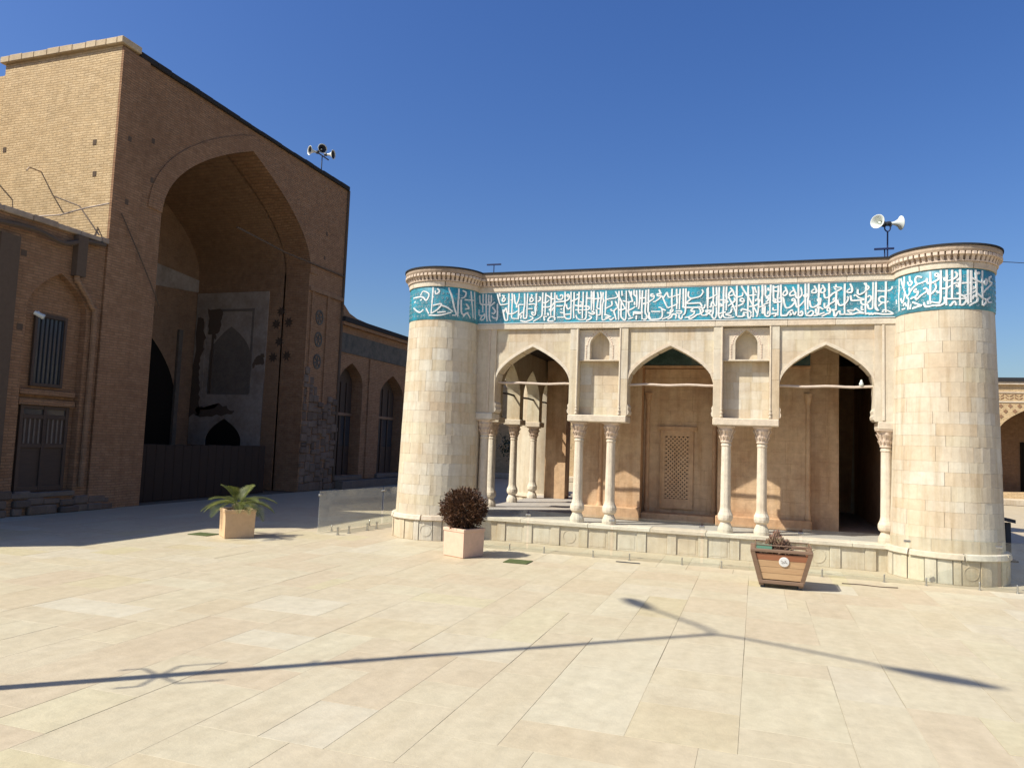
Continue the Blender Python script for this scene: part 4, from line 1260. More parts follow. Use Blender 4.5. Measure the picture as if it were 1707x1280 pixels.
# door
DX = XI - 0.142
door = MB().box(DX - 0.05, DX + 0.02, 10.40, 11.45, 0.44, 2.10).build('door', 'wood_old', HS)
for (a, b) in ((10.40, 10.47), (10.89, 10.96), (11.38, 11.45)):
    MB().cbox(DX + 0.021, DX + 0.055, a, b, 0.44, 2.10, 0.004).build('door_stile', 'wood_old', door)
for (z0, z1) in ((0.44, 0.54), (1.28, 1.36), (1.84, 1.92), (2.03, 2.10)):
    MB().cbox(DX + 0.020, DX + 0.05, 10.471, 10.889, z0, z1, 0.004).build('door_rail', 'wood_old', door)
    MB().cbox(DX + 0.020, DX + 0.05, 10.961, 11.379, z0, z1, 0.004).build('door_rail', 'wood_old', door)
for i in range(8):
    yy = 10.50 + 0.05 * i if i < 4 else 10.99 + 0.05 * (i - 4) + 0.02
    yy = (10.53 + 0.1 * i) if i < 4 else (11.02 + 0.1 * (i - 4))
    MB().cbox(DX + 0.021, DX + 0.036, yy - 0.018, yy + 0.018, 1.362, 1.838, 0.003).build('glazing_bar', 'plaster_grey', door)
for (a, b) in ((10.475, 10.885), (10.965, 11.375)):
    MB().box(DX + 0.0201, DX + 0.024, a, b, 1.925, 2.028).build('transom_pane', 'pane', door)
MB().cbox(DX + 0.02, DX + 0.10, 10.32, 11.53, 2.105, 2.22, 0.006).build('door_lintel', 'brick_red_shade', HS)
# window
wn_ = MB().box(DX - 0.04, DX + 0.018, 10.58, 11.18, 2.52, 3.84).build('window', 'pane', HS)
for i in range(7):
    yy = 10.60 + 0.56 * i / 6
    MB().cbox(DX + 0.02, DX + 0.045, yy - 0.012, yy + 0.012, 2.54, 3.82, 0.003).build('window_bar', 'metal', wn_)
for (a, b, z0, z1) in ((10.53, 10.585, 2.47, 3.89), (11.175, 11.23, 2.47, 3.89), (10.586, 11.174, 2.47, 2.535), (10.586, 11.174, 3.825, 3.89)):
    MB().cbox(DX + 0.015, DX + 0.07, a, b, z0, z1, 0.004).build('window_frame', 'wood_old', wn_)
MB().cbox(DX + 0.01, DX + 0.12, 10.3, 11.5, 2.30, 2.40, 0.006).build('window_ledge', 'brick_red_shade', HS)
# foot stones
y = 6.0
while y < 12.3:
    z = 0.0
    for row in range(3 if y < 11.2 else 2):
        h = rnd.uniform(0.12, 0.19)
        if row == 2 and 10.3 < y < 11.55: break
        w = rnd.uniform(0.18, 0.42)
        MB().cbox(XI - 0.05, XI + rnd.uniform(0.06, 0.13) - 0.02 * row, y + rnd.uniform(-.03, .03), y + w, z, z + h - .008, 0.022).build('foot_stone', 'rubble', HS)
        z += h
    y += 0.33
MB().cbox(XI - 0.15, XI + 0.07, 10.25, 11.6, 0.33, 0.425, 0.01).build('door_step', 'plaster_grey', HS)
# rainwater pipe, bundled cables
MB().tube(smooth_line([(XI + 0.10, 11.25, 5.5), (XI + 0.10, 11.2, 4.75), (XI + 0.10, 11.28, 4.6), (XI + 0.08, 11.62, 4.2), (XI + 0.07, 11.72, 3.8), (XI + 0.07, 11.72, 0.5)], 4), 0.055, 8).build('rain_pipe', 'brick_shade', HS)
MB().box(XI + 0.02, XI + 0.17, 11.12, 11.34, 4.75, 5.58).build('gutter_box', 'soot_and_shade', HS)
MB().tube(smooth_line([(XI + 0.11, 9.2, 5.35), (XI + 0.13, 10.2, 5.42), (XI + 0.14, 10.8, 5.32), (XI + 0.12, 11.3, 5.5), (XI + 0.1, 11.8, 5.55)], 4), 0.05, 6).build('cable_bundle', 'soot_and_shade', HS)
for (yy, zz) in ((10.1, 4.95), (10.15, 3.55)):
    MB().cbox(XI + 0.012, XI + 0.02, yy - 0.06, yy + 0.06, zz - 0.06, zz + 0.06, 0.003).build('putlog_shade', 'soot_and_shade', HS)  # dark block in place of a hole's shade

# unseen block beyond the left edge, shaped to throw shade towards the palm planter
bt = MB().box(-19.5, -15.28, 5.75, 8.85, 0, 10.7)
bt.box(-19.6, -15.2, 5.65, 8.9, 10.7, 10.85)
tag(bt.build('unseen_shade_block', 'brick'), 'tall unseen brick block left of the picture, shaped for its shadow', 'tower')

# ================================================================== arcaded wing right of the iwan
AWG = thing('arcade_wing', (XI - 2, 26, 0), 'shaded brick arcade with dark glazed pointed arches between iwan and pavilion', 'arcade')
mb = MB()
ops = [(22.2, 0.77, 0.42, 3.55, 4.25), (25.22, 0.95, 0.42, 3.3, 4.1), (28.3, 0.95, 0.42, 3.3, 4.1), (31.4, 0.95, 0.42, 3.3, 4.1), (34.2, 0.9, 0.42, 3.3, 4.1)]
arch_wall(mb, IY1 + 0.004, 36, 0.0, 5.45, ops, lambda u, d, z: (XI + 0.0 - d, u, z), 0.55)
aw = mb.build('wall', 'brick_red_shade', AWG)
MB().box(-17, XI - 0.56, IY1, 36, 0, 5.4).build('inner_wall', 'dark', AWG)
for (c, w, zb, zs, za) in ops[:3]:
    sc = MB().prism([(XI - 0.42, u, z) for u, z in [(c - w, zb)] + arch_pts(c, w, zs, za) + [(c + w, zb)]], (-0.05, 0, 0)).build('arch_screen', 'wood_old', AWG)
    MB().cbox(XI - 0.42, XI - 0.36, c - w, c + w, 2.45, 2.55, 0.006).build('transom', 'wood_dark', sc)
    for f in (-0.5, 0.0, 0.5):
        MB().cbox(XI - 0.42, XI - 0.37, c + f * w - 0.03, c + f * w + 0.03, zb, 3.6, 0.006).build('mullion', 'wood_old', sc)
    for f in (-0.75, -0.25, 0.25, 0.75):
        MB().box(XI - 0.4199, XI - 0.412, c + f * w - w * 0.2, c + f * w + w * 0.2, 1.4, 2.44).build('glass_pane', 'pane', sc)
    MB().cbox(XI - 0.3, XI + 0.10, c - w - 0.1, c + w + 0.1, 0.28, 0.418, 0.01).build('sill', 'plaster_grey', aw)
MB().box(XI + 0.002, XI + 0.03, IY1 + 0.05, 36, 4.55, 5.2).build('tile_frieze', 'tile_dull', aw)
MB().box(XI + 0.002, XI + 0.05, 23.35, 23.95, 0.3, 4.52).build('pilaster', 'brick_red_shade', aw)
MB().box(XI - 0.1, XI + 0.14, IY1 + 0.01, 36, 5.452, 5.56).build('eave', 'brick_red_shade', AWG)
MB().box(XI - 0.9, XI + 0.18, IY1 + 0.012, 36, 5.562, 5.72).build('roof_edge', 'roof', AWG)
MB().prism([(XI + 0.10, IY1 + 0.01, 5.721), (XI + 0.10, 23.4, 5.721), (XI + 0.10, 22.2, 5.78), (XI + 0.10, 21.7, 5.88), (XI + 0.10, IY1 + 0.01, 6.12)], (-0.6, 0, 0)).build('raised_parapet', 'brick_shade', AWG)
MB().box(XI, XI + 0.35, IY1 + 0.12, 36, 0, 0.27).build('step', 'plaster_grey', AWG)

# ================================================================== far arcade behind, seen right of the pavilion
FA = thing('far_arcade', (12, 36.5, 0), 'distant sunlit arcade with diamond-patterned brickwork at the right edge', 'arcade')
YF = 36.0
mb = MB()
fops = [(x_, 1.35, 0.45, 2.9, 4.05) for x_ in (-10.6, -7.0, -3.4, 0.2, 3.8, 7.4, 11.0, 14.6, 18.2)]
arch_wall(mb, -13.2, 26, 0.0, 4.95, fops, lambda u, d, z: (u, YF + d, z), 1.2)
fw_ = mb.build('wall', 'brick', FA)
MB().box(-13.2, 26, YF + 2.5, YF + 2.7, 0, 5.0).build('inner_wall', 'brick_shade', FA)
MB().box(-13.2, 26, YF + 0.3, YF + 2.6, 4.7, 4.94).build('ceiling', 'brick_shade', FA)
MB().box(-13.2, 26, YF - 0.12, YF + 0.3, 4.952, 5.06).build('eave', 'stone_trim', FA)
MB().box(-13.2, 26, YF - 0.16, YF + 2.7, 5.062, 5.24).build('roof_edge', 'roof', FA)
MB().box(-13.2, 26, YF - 1.6, YF, 0, 0.20).build('step', 'stone', FA)
for zz in (4.60, 4.20):
    MB().box(-13.2, 26, YF - 0.03, YF, zz, zz + 0.05).build('string_course', 'stone_trim', fw_)
dm = MB()
x = 8.4
while x < 13:
    for r_, zz in enumerate((4.05, 3.83, 3.61, 3.39)):
        xx = x + (0.17 if r_ % 2 else 0)
        if zz > 2.95 + 1.15 * arch((xx - 11.0) / 1.35) and abs(xx - 11) < 1.35 or abs(xx - 11) >= 1.35:
            dm.prism([(xx - .09, YF - 0.014, zz), (xx, YF - 0.014, zz - .09), (xx + .09, YF - 0.014, zz), (xx, YF - 0.014, zz + .09)], (0, 0.012, 0))
    for q in range(2):
        zz = 4.32 + 0.12 * q
        dm.prism([(x, YF - 0.014, zz), (x + .12, YF - 0.014, zz + .07), (x + .12, YF - 0.014, zz + .11), (x, YF - 0.014, zz + .04)], (0, 0.012, 0))
        dm.prism([(x + .17, YF - 0.014, zz + .07), (x + .29, YF - 0.014, zz), (x + .29, YF - 0.014, zz + .04), (x + .17, YF - 0.014, zz + .11)], (0, 0.012, 0))
    x += 0.34
tag(dm.build('diamond_bricks', 'brick_red_shade', fw_), kind='stuff')
MB().box(11.15, 11.75, YF + 2.45, YF + 2.5, 0.2, 2.6).build('door', 'opening_shade', FA)

# ================================================================== glass railing
def glass_panel(p0, p1, h, z0, label, idx, mat='glass'):
    p0, p1 = Vector((p0[0], p0[1], 0)), Vector((p1[0], p1[1], 0))
    d = (p1 - p0).normalized()
    n = Vector((-d.y, d.x, 0)) * 0.006
    t = thing('glass_railing', (p0 + p1) / 2, label, 'railing', 'low glass railing around the pavilion')
    base = [p0 - n, p1 - n, p1 + n, p0 + n]
    MB().prism([b + Vector((0, 0, z0)) for b in base], (0, 0, h)).build('glass_pane', mat, t)
    L = (p1 - p0).length
    for f in (0.2, 0.8):
        c = p0 + d * L * f
        MB().lathe([(0.022, 0.0), (0.022, 0.01), (0.011, 0.012), (0.011, 0.10), (0.008, 0.104)], 10, (c.x, c.y, 0.0)).build('spigot', 'steel', t, smooth=False)
    for f in (0.0, 1.0):
        c = p0 + d * L * f
        MB().cbox(c.x - 0.02, c.x + 0.02, c.y - 0.018, c.y + 0.018, z0 + h - 0.085, z0 + h - 0.055, 0.005).build('clip', 'steel', t)
fx = [-6.2, -4.85, -3.45, -2.1, -0.755, 0.61, 1.965, 3.05, 4.0]
names = ['in front of the left tower', 'behind the round russet bush', 'before the first arch', 'before the left column pair', 'before the middle arch', 'behind the wooden planter', 'between third arch and right tower', 'in front of the right tower']
for i in range(len(fx) - 1):
    if i == 0:
        continue
    glass_panel((fx[i] + 0.02, 11.42), (fx[i + 1] - 0.02, 11.42), 0.60, 0.045, 'clear low glass pane %s' % names[i], i)
glass_panel((-7.36, 11.52), (-7.12, 13.4), 0.72, 0.012, 'greyish glass pane catching light left of the left tower, nearest', 20, 'glass_dusty')
glass_panel((-7.11, 13.45), (-6.87, 15.3), 0.72, 0.012, 'glass pane left of the left tower, farther back', 21, 'glass_dusty')
glass_panel((3.95, 11.44), (4.2, 13.3), 0.66, 0.05, 'glass pane at the right edge beside the right tower', 22)
for i, (x, y) in enumerate([(-6.93, 11.48), (-6.88, 11.77), (-6.83, 12.34), (-6.80, 12.64)]):
    t = MB().lathe([(0.034, 0.0), (0.034, 0.012), (0.019, 0.014), (0.019, 0.11), (0.024, 0.112), (0.024, 0.13)], 12, (x, y, 0)).build('railing_spigot', 'steel')
    tag(t, 'short bare steel spigot standing left of the left tower, %s from the front' % ('first', 'second', 'third', 'fourth')[i], 'spigot', 'bare railing spigots')

# ================================================================== planters
def box_planter(name, corner, ang, s, h, mat, label):
    """square tapered tub, front corner on the ground, sides along ang and ang+90"""
    c = Vector((corner[0], corner[1], 0))
    e1 = Vector((math.cos(ang), math.sin(ang), 0))
    e2 = Vector((-math.sin(ang), math.cos(ang), 0))
    ctr = c + (e1 + e2) * s / 2
    t = thing(name, ctr, label, 'planter')
    def sq(r, z):
        return [ctr + (e1 * a + e2 * b) * r + Vector((0, 0, z)) for a, b in ((-1, -1), (1, -1), (1, 1), (-1, 1))]
    mb = MB()
    prof = [(s / 2 - 0.010, 0.0), (s / 2, 0.012), (s / 2 + 0.006, h - 0.05), (s / 2 + 0.014, h - 0.045), (s / 2 + 0.014, h - 0.006), (s / 2 + 0.008, h), (s / 2 - 0.03, h), (s / 2 - 0.035, h - 0.05)]
    vs = []
    for r, z in prof:
        vs += sq(r, z)
    fs = [(3, 2, 1, 0)]
    for i in range(len(prof) - 1):
        for k in range(4):
            fs.append((4 * i + k, 4 * i + (k + 1) % 4, 4 * i + 4 + (k + 1) % 4, 4 * i + 4 + k))
    mb.add(vs, fs)
    mb.build('tub', mat, t)
    so = MB()
    n = 8
    vs = []
    for i in range(n + 1):
        for j in range(n + 1):
            u, v = (i / n * 2 - 1) * (s / 2 - 0.034), (j / n * 2 - 1) * (s / 2 - 0.034)
            vs.append(ctr + e1 * u + e2 * v + Vector((0, 0, h - 0.045 + rnd.uniform(-.008, .012))))
    so.add(vs, [(i * (n + 1) + j, (i + 1) * (n + 1) + j, (i + 1) * (n + 1) + j + 1, i * (n + 1) + j + 1) for i in range(n) for j in range(n)])
    so.build('soil', 'soil', t)
    return t, ctr
_, pc = box_planter('square_planter', (-8.13, 10.03), math.radians(50), 0.46, 0.46, 'planter_tan', 'square tan tub holding the green palm, before the iwan')
_, bc = box_planter('square_planter', (-4.06, 10.21), math.radians(66), 0.42, 0.42, 'planter_pink', 'square peach tub holding the round russet bush')

# palm
PT = thing('cycad_palm', (pc.x, pc.y, 0.42), 'green feather-leaved palm growing in the tan tub', 'palm')
MB().lathe([(0.07, 0.40), (0.095, 0.45), (0.09, 0.52), (0.05, 0.56), (0.0, 0.57)], 12, (pc.x, pc.y, 0), mod=lambda a, z: 1 + 0.1 * math.sin(9 * a + 40 * z)).build('trunk', 'bark', PT)
for i in range(19):
    az = 2 * math.pi * i / 19 + rnd.uniform(-.2, .2)
    lift = (0.18, 0.38, 0.28, 0.55, 0.30)[i % 5] + rnd.uniform(-.06, .06)
    if i in (4, 11, 15): lift = 1.15
    L = rnd.uniform(0.50, 0.66) if lift < 1 else 0.40
    h = Vector((math.cos(az), math.sin(az), 0))
    pts = []
    ang = lift
    p = Vector((pc.x, pc.y, 0.54)) + h * 0.03
    ns = 14
    droop = rnd.uniform(0.06, 0.10) if lift < 0.9 else 0.045
    for k in range(ns + 1):
        pts.append(p.copy())
        p = p + (h * math.cos(ang) + Vector((0, 0, math.sin(ang)))) * (L / ns)
        ang -= droop
    mb = MB().tube(pts, 0.008, 5, 0.002)
    side = Vector((-h.y, h.x, 0))
    for k in range(2, ns + 1):
        for m_ in (0, 0.5):
            if k == ns and m_: continue
            q = pts[k].lerp(pts[min(k + 1, ns)], m_)
            f = (k + m_) / ns
            ll = rnd.uniform(0.13, 0.17) * math.sin(math.pi * min(1, 0.12 + 0.86 * f)) + 0.03
            tdir = (pts[min(k + 1, ns)] - pts[k - 1]).normalized()
            nrm = side.cross(tdir).normalized()
            if nrm.z < 0: nrm = -nrm
            for sg in (-1, 1):
                dirv = (side * sg * 0.80 + tdir * 0.55 + nrm * 0.22).normalized()
                w = tdir * 0.0042
                tip = q + dirv * ll + Vector((0, 0, -0.02 * f))
                mid = q + dirv * ll * 0.5 + Vector((0, 0, 0.006))
                mb.add([q - w, q + w, mid + w * 1.1, tip, mid - w * 1.1], [(0, 1, 2, 4), (4, 2, 3)])
    mb.build('frond', 'palm', PT)

# russet bush
BT = thing('round_bush', (bc.x, bc.y, 0.38), 'clipped ball of dark russet foliage in the peach tub', 'bush')
ctr = Vector((bc.x - 0.02, bc.y, 0.69))
tw = MB()
for i in range(60):
    d = Vector((rnd.gauss(0, 1), rnd.gauss(0, 1), rnd.gauss(0.3, 1))).normalized()
    st = Vector((bc.x, bc.y, 0.40))
    tw.tube([st, st.lerp(ctr + d * 0.33, 0.5) + Vector((0, 0, 0.03)), ctr + d * 0.34], 0.007, 4, 0.002)
tw.build('twigs', 'bark', BT)
lf = MB()
for i in range(6000):
    d = Vector((rnd.gauss(0, 1), rnd.gauss(0, 1), rnd.gauss(0, 1))).normalized()
    lump = 1 + 0.14 * math.sin(5 * d.x + 2) * math.sin(6 * d.y + 1) * math.cos(5 * d.z) + 0.05 * math.sin(17 * d.x) * math.sin(15 * d.z + 2)
    tuft = 0.06 * max(0.0, math.sin(23 * d.x + 3 * d.z) * math.sin(21 * d.y + 1) * math.sin(19 * d.z + 2)) ** 0.5 if rnd.random() < 0.6 else 0
    r = 0.328 * (lump + tuft * 2.2) * (rnd.random() ** 0.30)
    p = ctr + Vector((d.x * r, d.y * r, d.z * r * 0.88))
    if p.z < 0.40: continue
    ax = (d + Vector((rnd.gauss(0, .5), rnd.gauss(0, .5), rnd.gauss(0.25, .5)))).normalized()
    sd = ax.cross(Vector((rnd.gauss(0, 1), rnd.gauss(0, 1), rnd.gauss(0, 1)))).normalized()
    l, w = rnd.uniform(0.028, 0.07), rnd.uniform(0.006, 0.014)
    lf.add([p, p + ax * l * 0.5 + sd * w, p + ax * l, p + ax * l * 0.5 - sd * w], [(0, 1, 2, 3)])
lf.build('foliage', 'bushleaf', BT)

# wooden planter
WP = thing('wooden_planter', (0.31, 10.3, 0), 'flared wooden planter box with a white round emblem before the third arch', 'planter')
zb, zt = 0.09, 0.455
def wp(x, y, z):
    f = (z - zb) / (zt - zb)
    return Vector((0.31 + x * (0.265 + 0.095 * f), 10.30 + y * (0.19 + 0.075 * f), z))
nb = 4
for side in range(4):
    for i in range(nb):
        z0, z1 = zb + 0.02 + (zt - zb - 0.04) * i / nb + 0.002, zb + 0.02 + (zt - zb - 0.04) * (i + 1) / nb - 0.002
        cs = [(-0.985, -1), (0.985, -1), (0.985, 1), (-0.985, 1)]
        a, b = cs[side], cs[(side + 1) % 4]
        P = [wp(a[0], a[1], z0), wp(b[0], b[1], z0), wp(b[0], b[1], z1), wp(a[0], a[1], z1)]
        e = (P[1] - P[0]).cross(P[3] - P[0]).normalized()
        MB().prism(P, -e * 0.02).build('board', 'wood_red' if i == nb - 1 or (i == nb - 2 and side != 0) else 'wood', WP)
for (a, b) in ((-1, -1), (1, -1), (1, 1), (-1, 1)):
    s_ = 0.055
    P = []
    for z in (0.03, zt):
        p = wp(a, b, z)
        P.append([p + Vector((-a * s_ * q + a * 0.012, -b * s_ * r + b * 0.014, 0)) for q, r in ((0, 0), (1, 0), (1, 1), (0, 1))])
    MB().add(P[0] + P[1], [(0, 3, 2, 1), (4, 5, 6, 7), (0, 1, 5, 4), (1, 2, 6, 5), (2, 3, 7, 6), (3, 0, 4, 7)]).build('corner_post', 'wood_dark', WP)
    p = wp(a, b, 0.03)
    MB().lathe([(0.028, 0.0), (0.03, 0.012), (0.028, 0.032)], 12, (p.x - a * 0.03, p.y - b * 0.03, 0)).build('foot', 'metal', WP)
for (x0, x1, y0, y1) in ((-0.062, 0.682, 10.018, 10.075), (-0.062, 0.682, 10.525, 10.582), (-0.062, -0.005, 10.0751, 10.5249), (0.625, 0.682, 10.0751, 10.5249)):
    MB().cbox(x0, x1, y0, y1, zt, zt + 0.038, 0.006).build('rim', 'wood_dark', WP)
MB().cbox(0.04, 0.58, 10.09, 10.51, 0.055, 0.10, 0.006).build('bottom_rail', 'wood_dark', WP)
MB().cbox(0.005, 0.615, 10.085, 10.515, zt - 0.10, zt - 0.05, 0.01).build('soil', 'soil', WP)
for (p0, p1) in (((0.0, 10.05), (0.66, 10.05)), ((0.66, 10.05), (0.66, 10.55)), ((0.66, 10.55), (0.0, 10.55)), ((0.0, 10.55), (0.0, 10.05))):
    MB().tube([(p0[0], p0[1], zt + 0.085), (p1[0], p1[1], zt + 0.085)], 0.008, 6).build('top_rail', 'wood_dark', WP)
    MB().tube([(p0[0], p0[1], zt + 0.03), (p0[0], p0[1], zt + 0.09)], 0.008, 6).build('rail_post', 'wood_dark', WP)
MB().cbox(0.01, 0.20, 10.048, 10.20, zt + 0.03, zt + 0.082, 0.004).build('liner', 'greenbox', WP)
em = wp(0.1, -1, 0.345)
e_n = Vector((0, -1, -0.2)).normalized()
emb = MB().lathe([(0.062, -0.004), (0.062, 0.003), (0.058, 0.005), (0.0, 0.0055)], 24, em + e_n * 0.005, axis=e_n).build('emblem', 'glaze', WP, smooth=False)
ee = Vector((0, -0.2, 1)).normalized()
mk = MB()
for pts in ([(-.034, .016), (-.012, .004), (-.004, -.010), (.012, .002), (.036, -.014)], [(-.03, -.006), (-.016, -.018)], [(.004, .018), (.022, .012)]):
    mk.tube([em + e_n * 0.0108 + Vector((1, 0, 0)) * a + ee * b for a, b in pts], 0.0028, 5)
mk.build('emblem_mark', 'soot_and_shade', emb)
SU = thing('succulent_clump', (0.26, 10.3, 0.44), 'brownish pink succulent clump in the wooden planter', 'plant')
for (cx, cy, r_, hh) in ((0.21, 10.20, 0.12, 0.21), (0.30, 10.17, 0.11, 0.19), (0.26, 10.32, 0.13, 0.25), (0.37, 10.24, 0.11, 0.15), (0.17, 10.28, 0.09, 0.15)):
    mb = MB()
    for i in range(46):
        a = i * 2.4
        f = i / 46
        st = Vector((cx + 0.03 * math.cos(a), cy + 0.03 * math.sin(a), 0.41 + hh * f))
        d = Vector((math.cos(a) * (1.1 - f), math.sin(a) * (1.1 - f), 0.35 + f)).normalized()
        sd = d.cross(Vector((0, 0, 1))).normalized()
        up = sd.cross(d)
        l = r_ * (0.9 - 0.3 * f)
        w = 0.016
        mb.add([st, st + d * l * .55 + sd * w, st + d * l, st + d * l * .55 - sd * w, st + d * l * .5 + up * 0.012, st + d * l * .5 - up * 0.010], [(0, 1, 4), (1, 2, 4), (2, 3, 4), (3, 0, 4), (1, 0, 5), (2, 1, 5), (3, 2, 5), (0, 3, 5)])
    mb.build('rosette', 'succulent', SU)
MB()
t = MB().cbox(-3.44, -3.08, 10.20, 10.52, 0.0015, 0.012, 0.004).build('drain_cover', 'mat_green')
tag(t, 'flat mossy green cover on the paving right of the russet bush', 'cover')

t = MB().cbox(-8.95, -8.55, 10.12, 10.42, 0.0015, 0.012, 0.004).build('drain_cover', 'mat_green')
tag(t, 'flat mossy green cover on the paving left of the tan palm tub', 'cover')
t = MB().tube(smooth_line([(1.10, 10.95, 0.006), (1.35, 10.98, 0.007), (1.55, 10.94, 0.006), (1.78, 10.99, 0.006)], 4), 0.007, 6).build('ground_cable', 'soot_and_shade')
tag(t, 'thin dark cable lying on the paving right of the wooden planter', 'cable')
t = MB().cbox(-1.98, -1.62, 11.15, 11.19, 0.0015, 0.010, 0.003).build('metal_strip', 'metal')
tag(t, 'narrow dark metal strip lying on the paving before the middle arch', 'strip')

# ================================================================== loudspeakers
def horn(mb_out, mb_drv, p, d, s):
    d = Vector(d).normalized()
    mb_out.lathe([(0.035 * s, -0.02 * s), (0.045 * s, 0.06 * s), (0.07 * s, 0.13 * s), (0.12 * s, 0.20 * s), (0.175 * s, 0.245 * s), (0.185 * s, 0.25 * s), (0.180 * s, 0.256 * s), (0.17 * s, 0.25 * s), (0.115 * s, 0.195 * s), (0.065 * s, 0.12 * s), (0.04 * s, 0.06 * s), (0.03 * s, 0.03 * s)], 28, p, axis=d, caps=False)
    mb_out.lathe([(0.028 * s, 0.03 * s), (0.034 * s, 0.12 * s), (0.028 * s, 0.15 * s), (0.0, 0.155 * s)], 16, p, axis=d, caps=False)
    mb_drv.lathe([(0.02 * s, -0.13 * s), (0.06 * s, -0.12 * s), (0.065 * s, -0.04 * s), (0.05 * s, -0.015 * s)], 16, p, axis=d)
S1 = thing('loudspeaker_mast', (1.967, 12.95, 4.77), 'pair of pale horn loudspeakers on a navy mast above the right tower', 'loudspeaker')
MB().tube([(1.967, 12.95, 4.76), (1.972, 12.95, 5.33)], 0.012, 8).build('mast', 'bluemetal', S1)
MB().tube([(1.935, 12.97, 4.76), (1.93, 12.97, 5.05)], 0.010, 8).build('stay', 'bluemetal', S1)
MB().box(1.775, 2.065, 12.93, 12.965, 5.035, 5.062).build('crossbar', 'bluemetal', S1)
MB().tube(smooth_line([(1.935, 12.95, 5.44), (1.932, 12.95, 5.37), (1.972, 12.95, 5.33), (2.01, 12.95, 5.37), (2.008, 12.95, 5.46)], 4), 0.011, 8).build('bracket', 'bluemetal', S1)
MB().tube([(1.91, 12.95, 5.50), (2.03, 12.95, 5.41)], 0.016, 6).build('bracket_arm', 'metal', S1)
for (p, d, s) in (((1.89, 12.93, 5.455), (-0.55, -0.80, 0.05), 0.62), ((2.03, 12.97, 5.465), (0.92, 0.30, 0.10), 0.62)):
    a, b = MB(), MB()
    horn(a, b, p, d, s)
    ho = a.build('horn', 'horn', S1, smooth=True)
    b.build('driver', 'metal', ho, smooth=False)
S2 = thing('loudspeaker_mast', (-13.6, 20.3, 10.1), 'cluster of horn loudspeakers on a thin mast atop the brick iwan', 'loudspeaker')
MB().tube([(-13.6, 20.28, 10.0), (-13.6, 20.28, 10.85)], 0.016, 8).build('mast', 'metal', S2)
MB().tube([(-13.6, 19.95, 10.86), (-13.6, 20.65, 10.86)], 0.022, 8).build('crossbar', 'metal', S2)
for (p, d) in (((-13.58, 20.12, 10.98), (0.80, -0.60, -0.05)), ((-13.55, 20.50, 10.98), (0.98, 0.1, -0.05)), ((-13.72, 20.08, 10.92), (-0.5, -0.85, -0.05))):
    a, b = MB(), MB()
    horn(a, b, p, d, 0.85)
    ho = a.build('horn', 'horn', S2, smooth=True)
    b.build('driver', 'metal', ho)
    MB().lathe([(0.128, 0.199), (0.081, 0.150), (0.045, 0.09), (0.024, 0.05)], 24, p, axis=Vector(d).normalized(), caps=False).build('horn_throat', 'metal', ho, smooth=True)
an = thing('roof_bracket', (-4.744, 12.9, 4.77), 'small dark T-shaped steel bracket on the roof edge near the left tower', 'bracket')
MB().tube([(-4.744, 12.9, 4.765), (-4.744, 12.9, 5.05)], 0.009, 8).build('stem', 'bluemetal', an)
MB().box(-4.885, -4.605, 12.885, 12.915, 5.045, 5.07).build('crossbar', 'bluemetal', an)
# wire running off the right tower
t = MB().tube([(3.3, 13.2, 4.86), (6.0, 16.5, 5.45), (9, 20, 6.3)], 0.006, 5).build('overhead_wire', 'metal')
tag(t, 'thin wire strung from the right tower towards the picture edge', 'wire')

# ================================================================== small fittings on the left buildings
cc = thing('security_camera', (XI + 0.1, 10.45, 3.8), 'small white security camera beside the barred window', 'camera')
MB().tube([(XI + 0.01, 10.42, 3.86), (XI + 0.12, 10.42, 3.88), (XI + 0.16, 10.42, 3.84)], 0.015, 6).build('bracket', 'horn', cc)
MB().lathe([(0.0, -0.14), (0.04, -0.13), (0.045, 0.0), (0.05, 0.01), (0.05, 0.05), (0.0, 0.05)], 14, (XI + 0.18, 10.44, 3.80), axis=(0.6, 0.6, -0.4)).build('housing', 'horn', cc, smooth=False)
for i, (pts, lab) in enumerate((
        ([(-15.25, IY0, 7.36), (-15.22, IY0 - 0.32, 7.35), (-15.05, IY0 - 0.5, 7.20)], 'bent steel bracket high on the sunlit brick wall'),
        ([(-16.75, IY0, 7.36), (-16.4, IY0 - 0.3, 7.28), (-16.35, IY0 - 0.3, 6.9), (-15.8, IY0 - 0.08, 6.2)], 'steel bracket with hanging cable at the far left of the sunlit wall'),
        ([(-14.15, IY0 - 0.5, 6.55), (-13.75, IY0 - 0.25, 6.40), (-13.35, IY0 - 0.06, 5.80)], 'rusty angled bracket just above the low brick building'),
        ([(-14.9, IY0 - 0.25, 6.25), (-14.2, IY0 - 0.3, 6.22), (-13.5, IY0 - 0.35, 6.30), (-13.0, IY0 - 0.2, 6.42)], 'thin rod crossing the corner of the brick iwan'))):
    t = MB().tube(pts, 0.016, 6).build('wall_bracket', 'rod' if i == 3 else 'stone_cap')
    tag(t, lab, 'bracket', 'brackets on the iwan wall')
t = MB().tube(smooth_line([(XI + 0.10, 12.15, 6.35), (XI + 0.12, 12.6, 5.7), (XI + 0.12, 13.05, 5.05), (XI + 0.09, 13.4, 4.55)], 4), 0.013, 6).build('hanging_cable', 'soot_and_shade')
tag(t, 'dark cable slanting down the shaded iwan corner to its arch', 'cable')

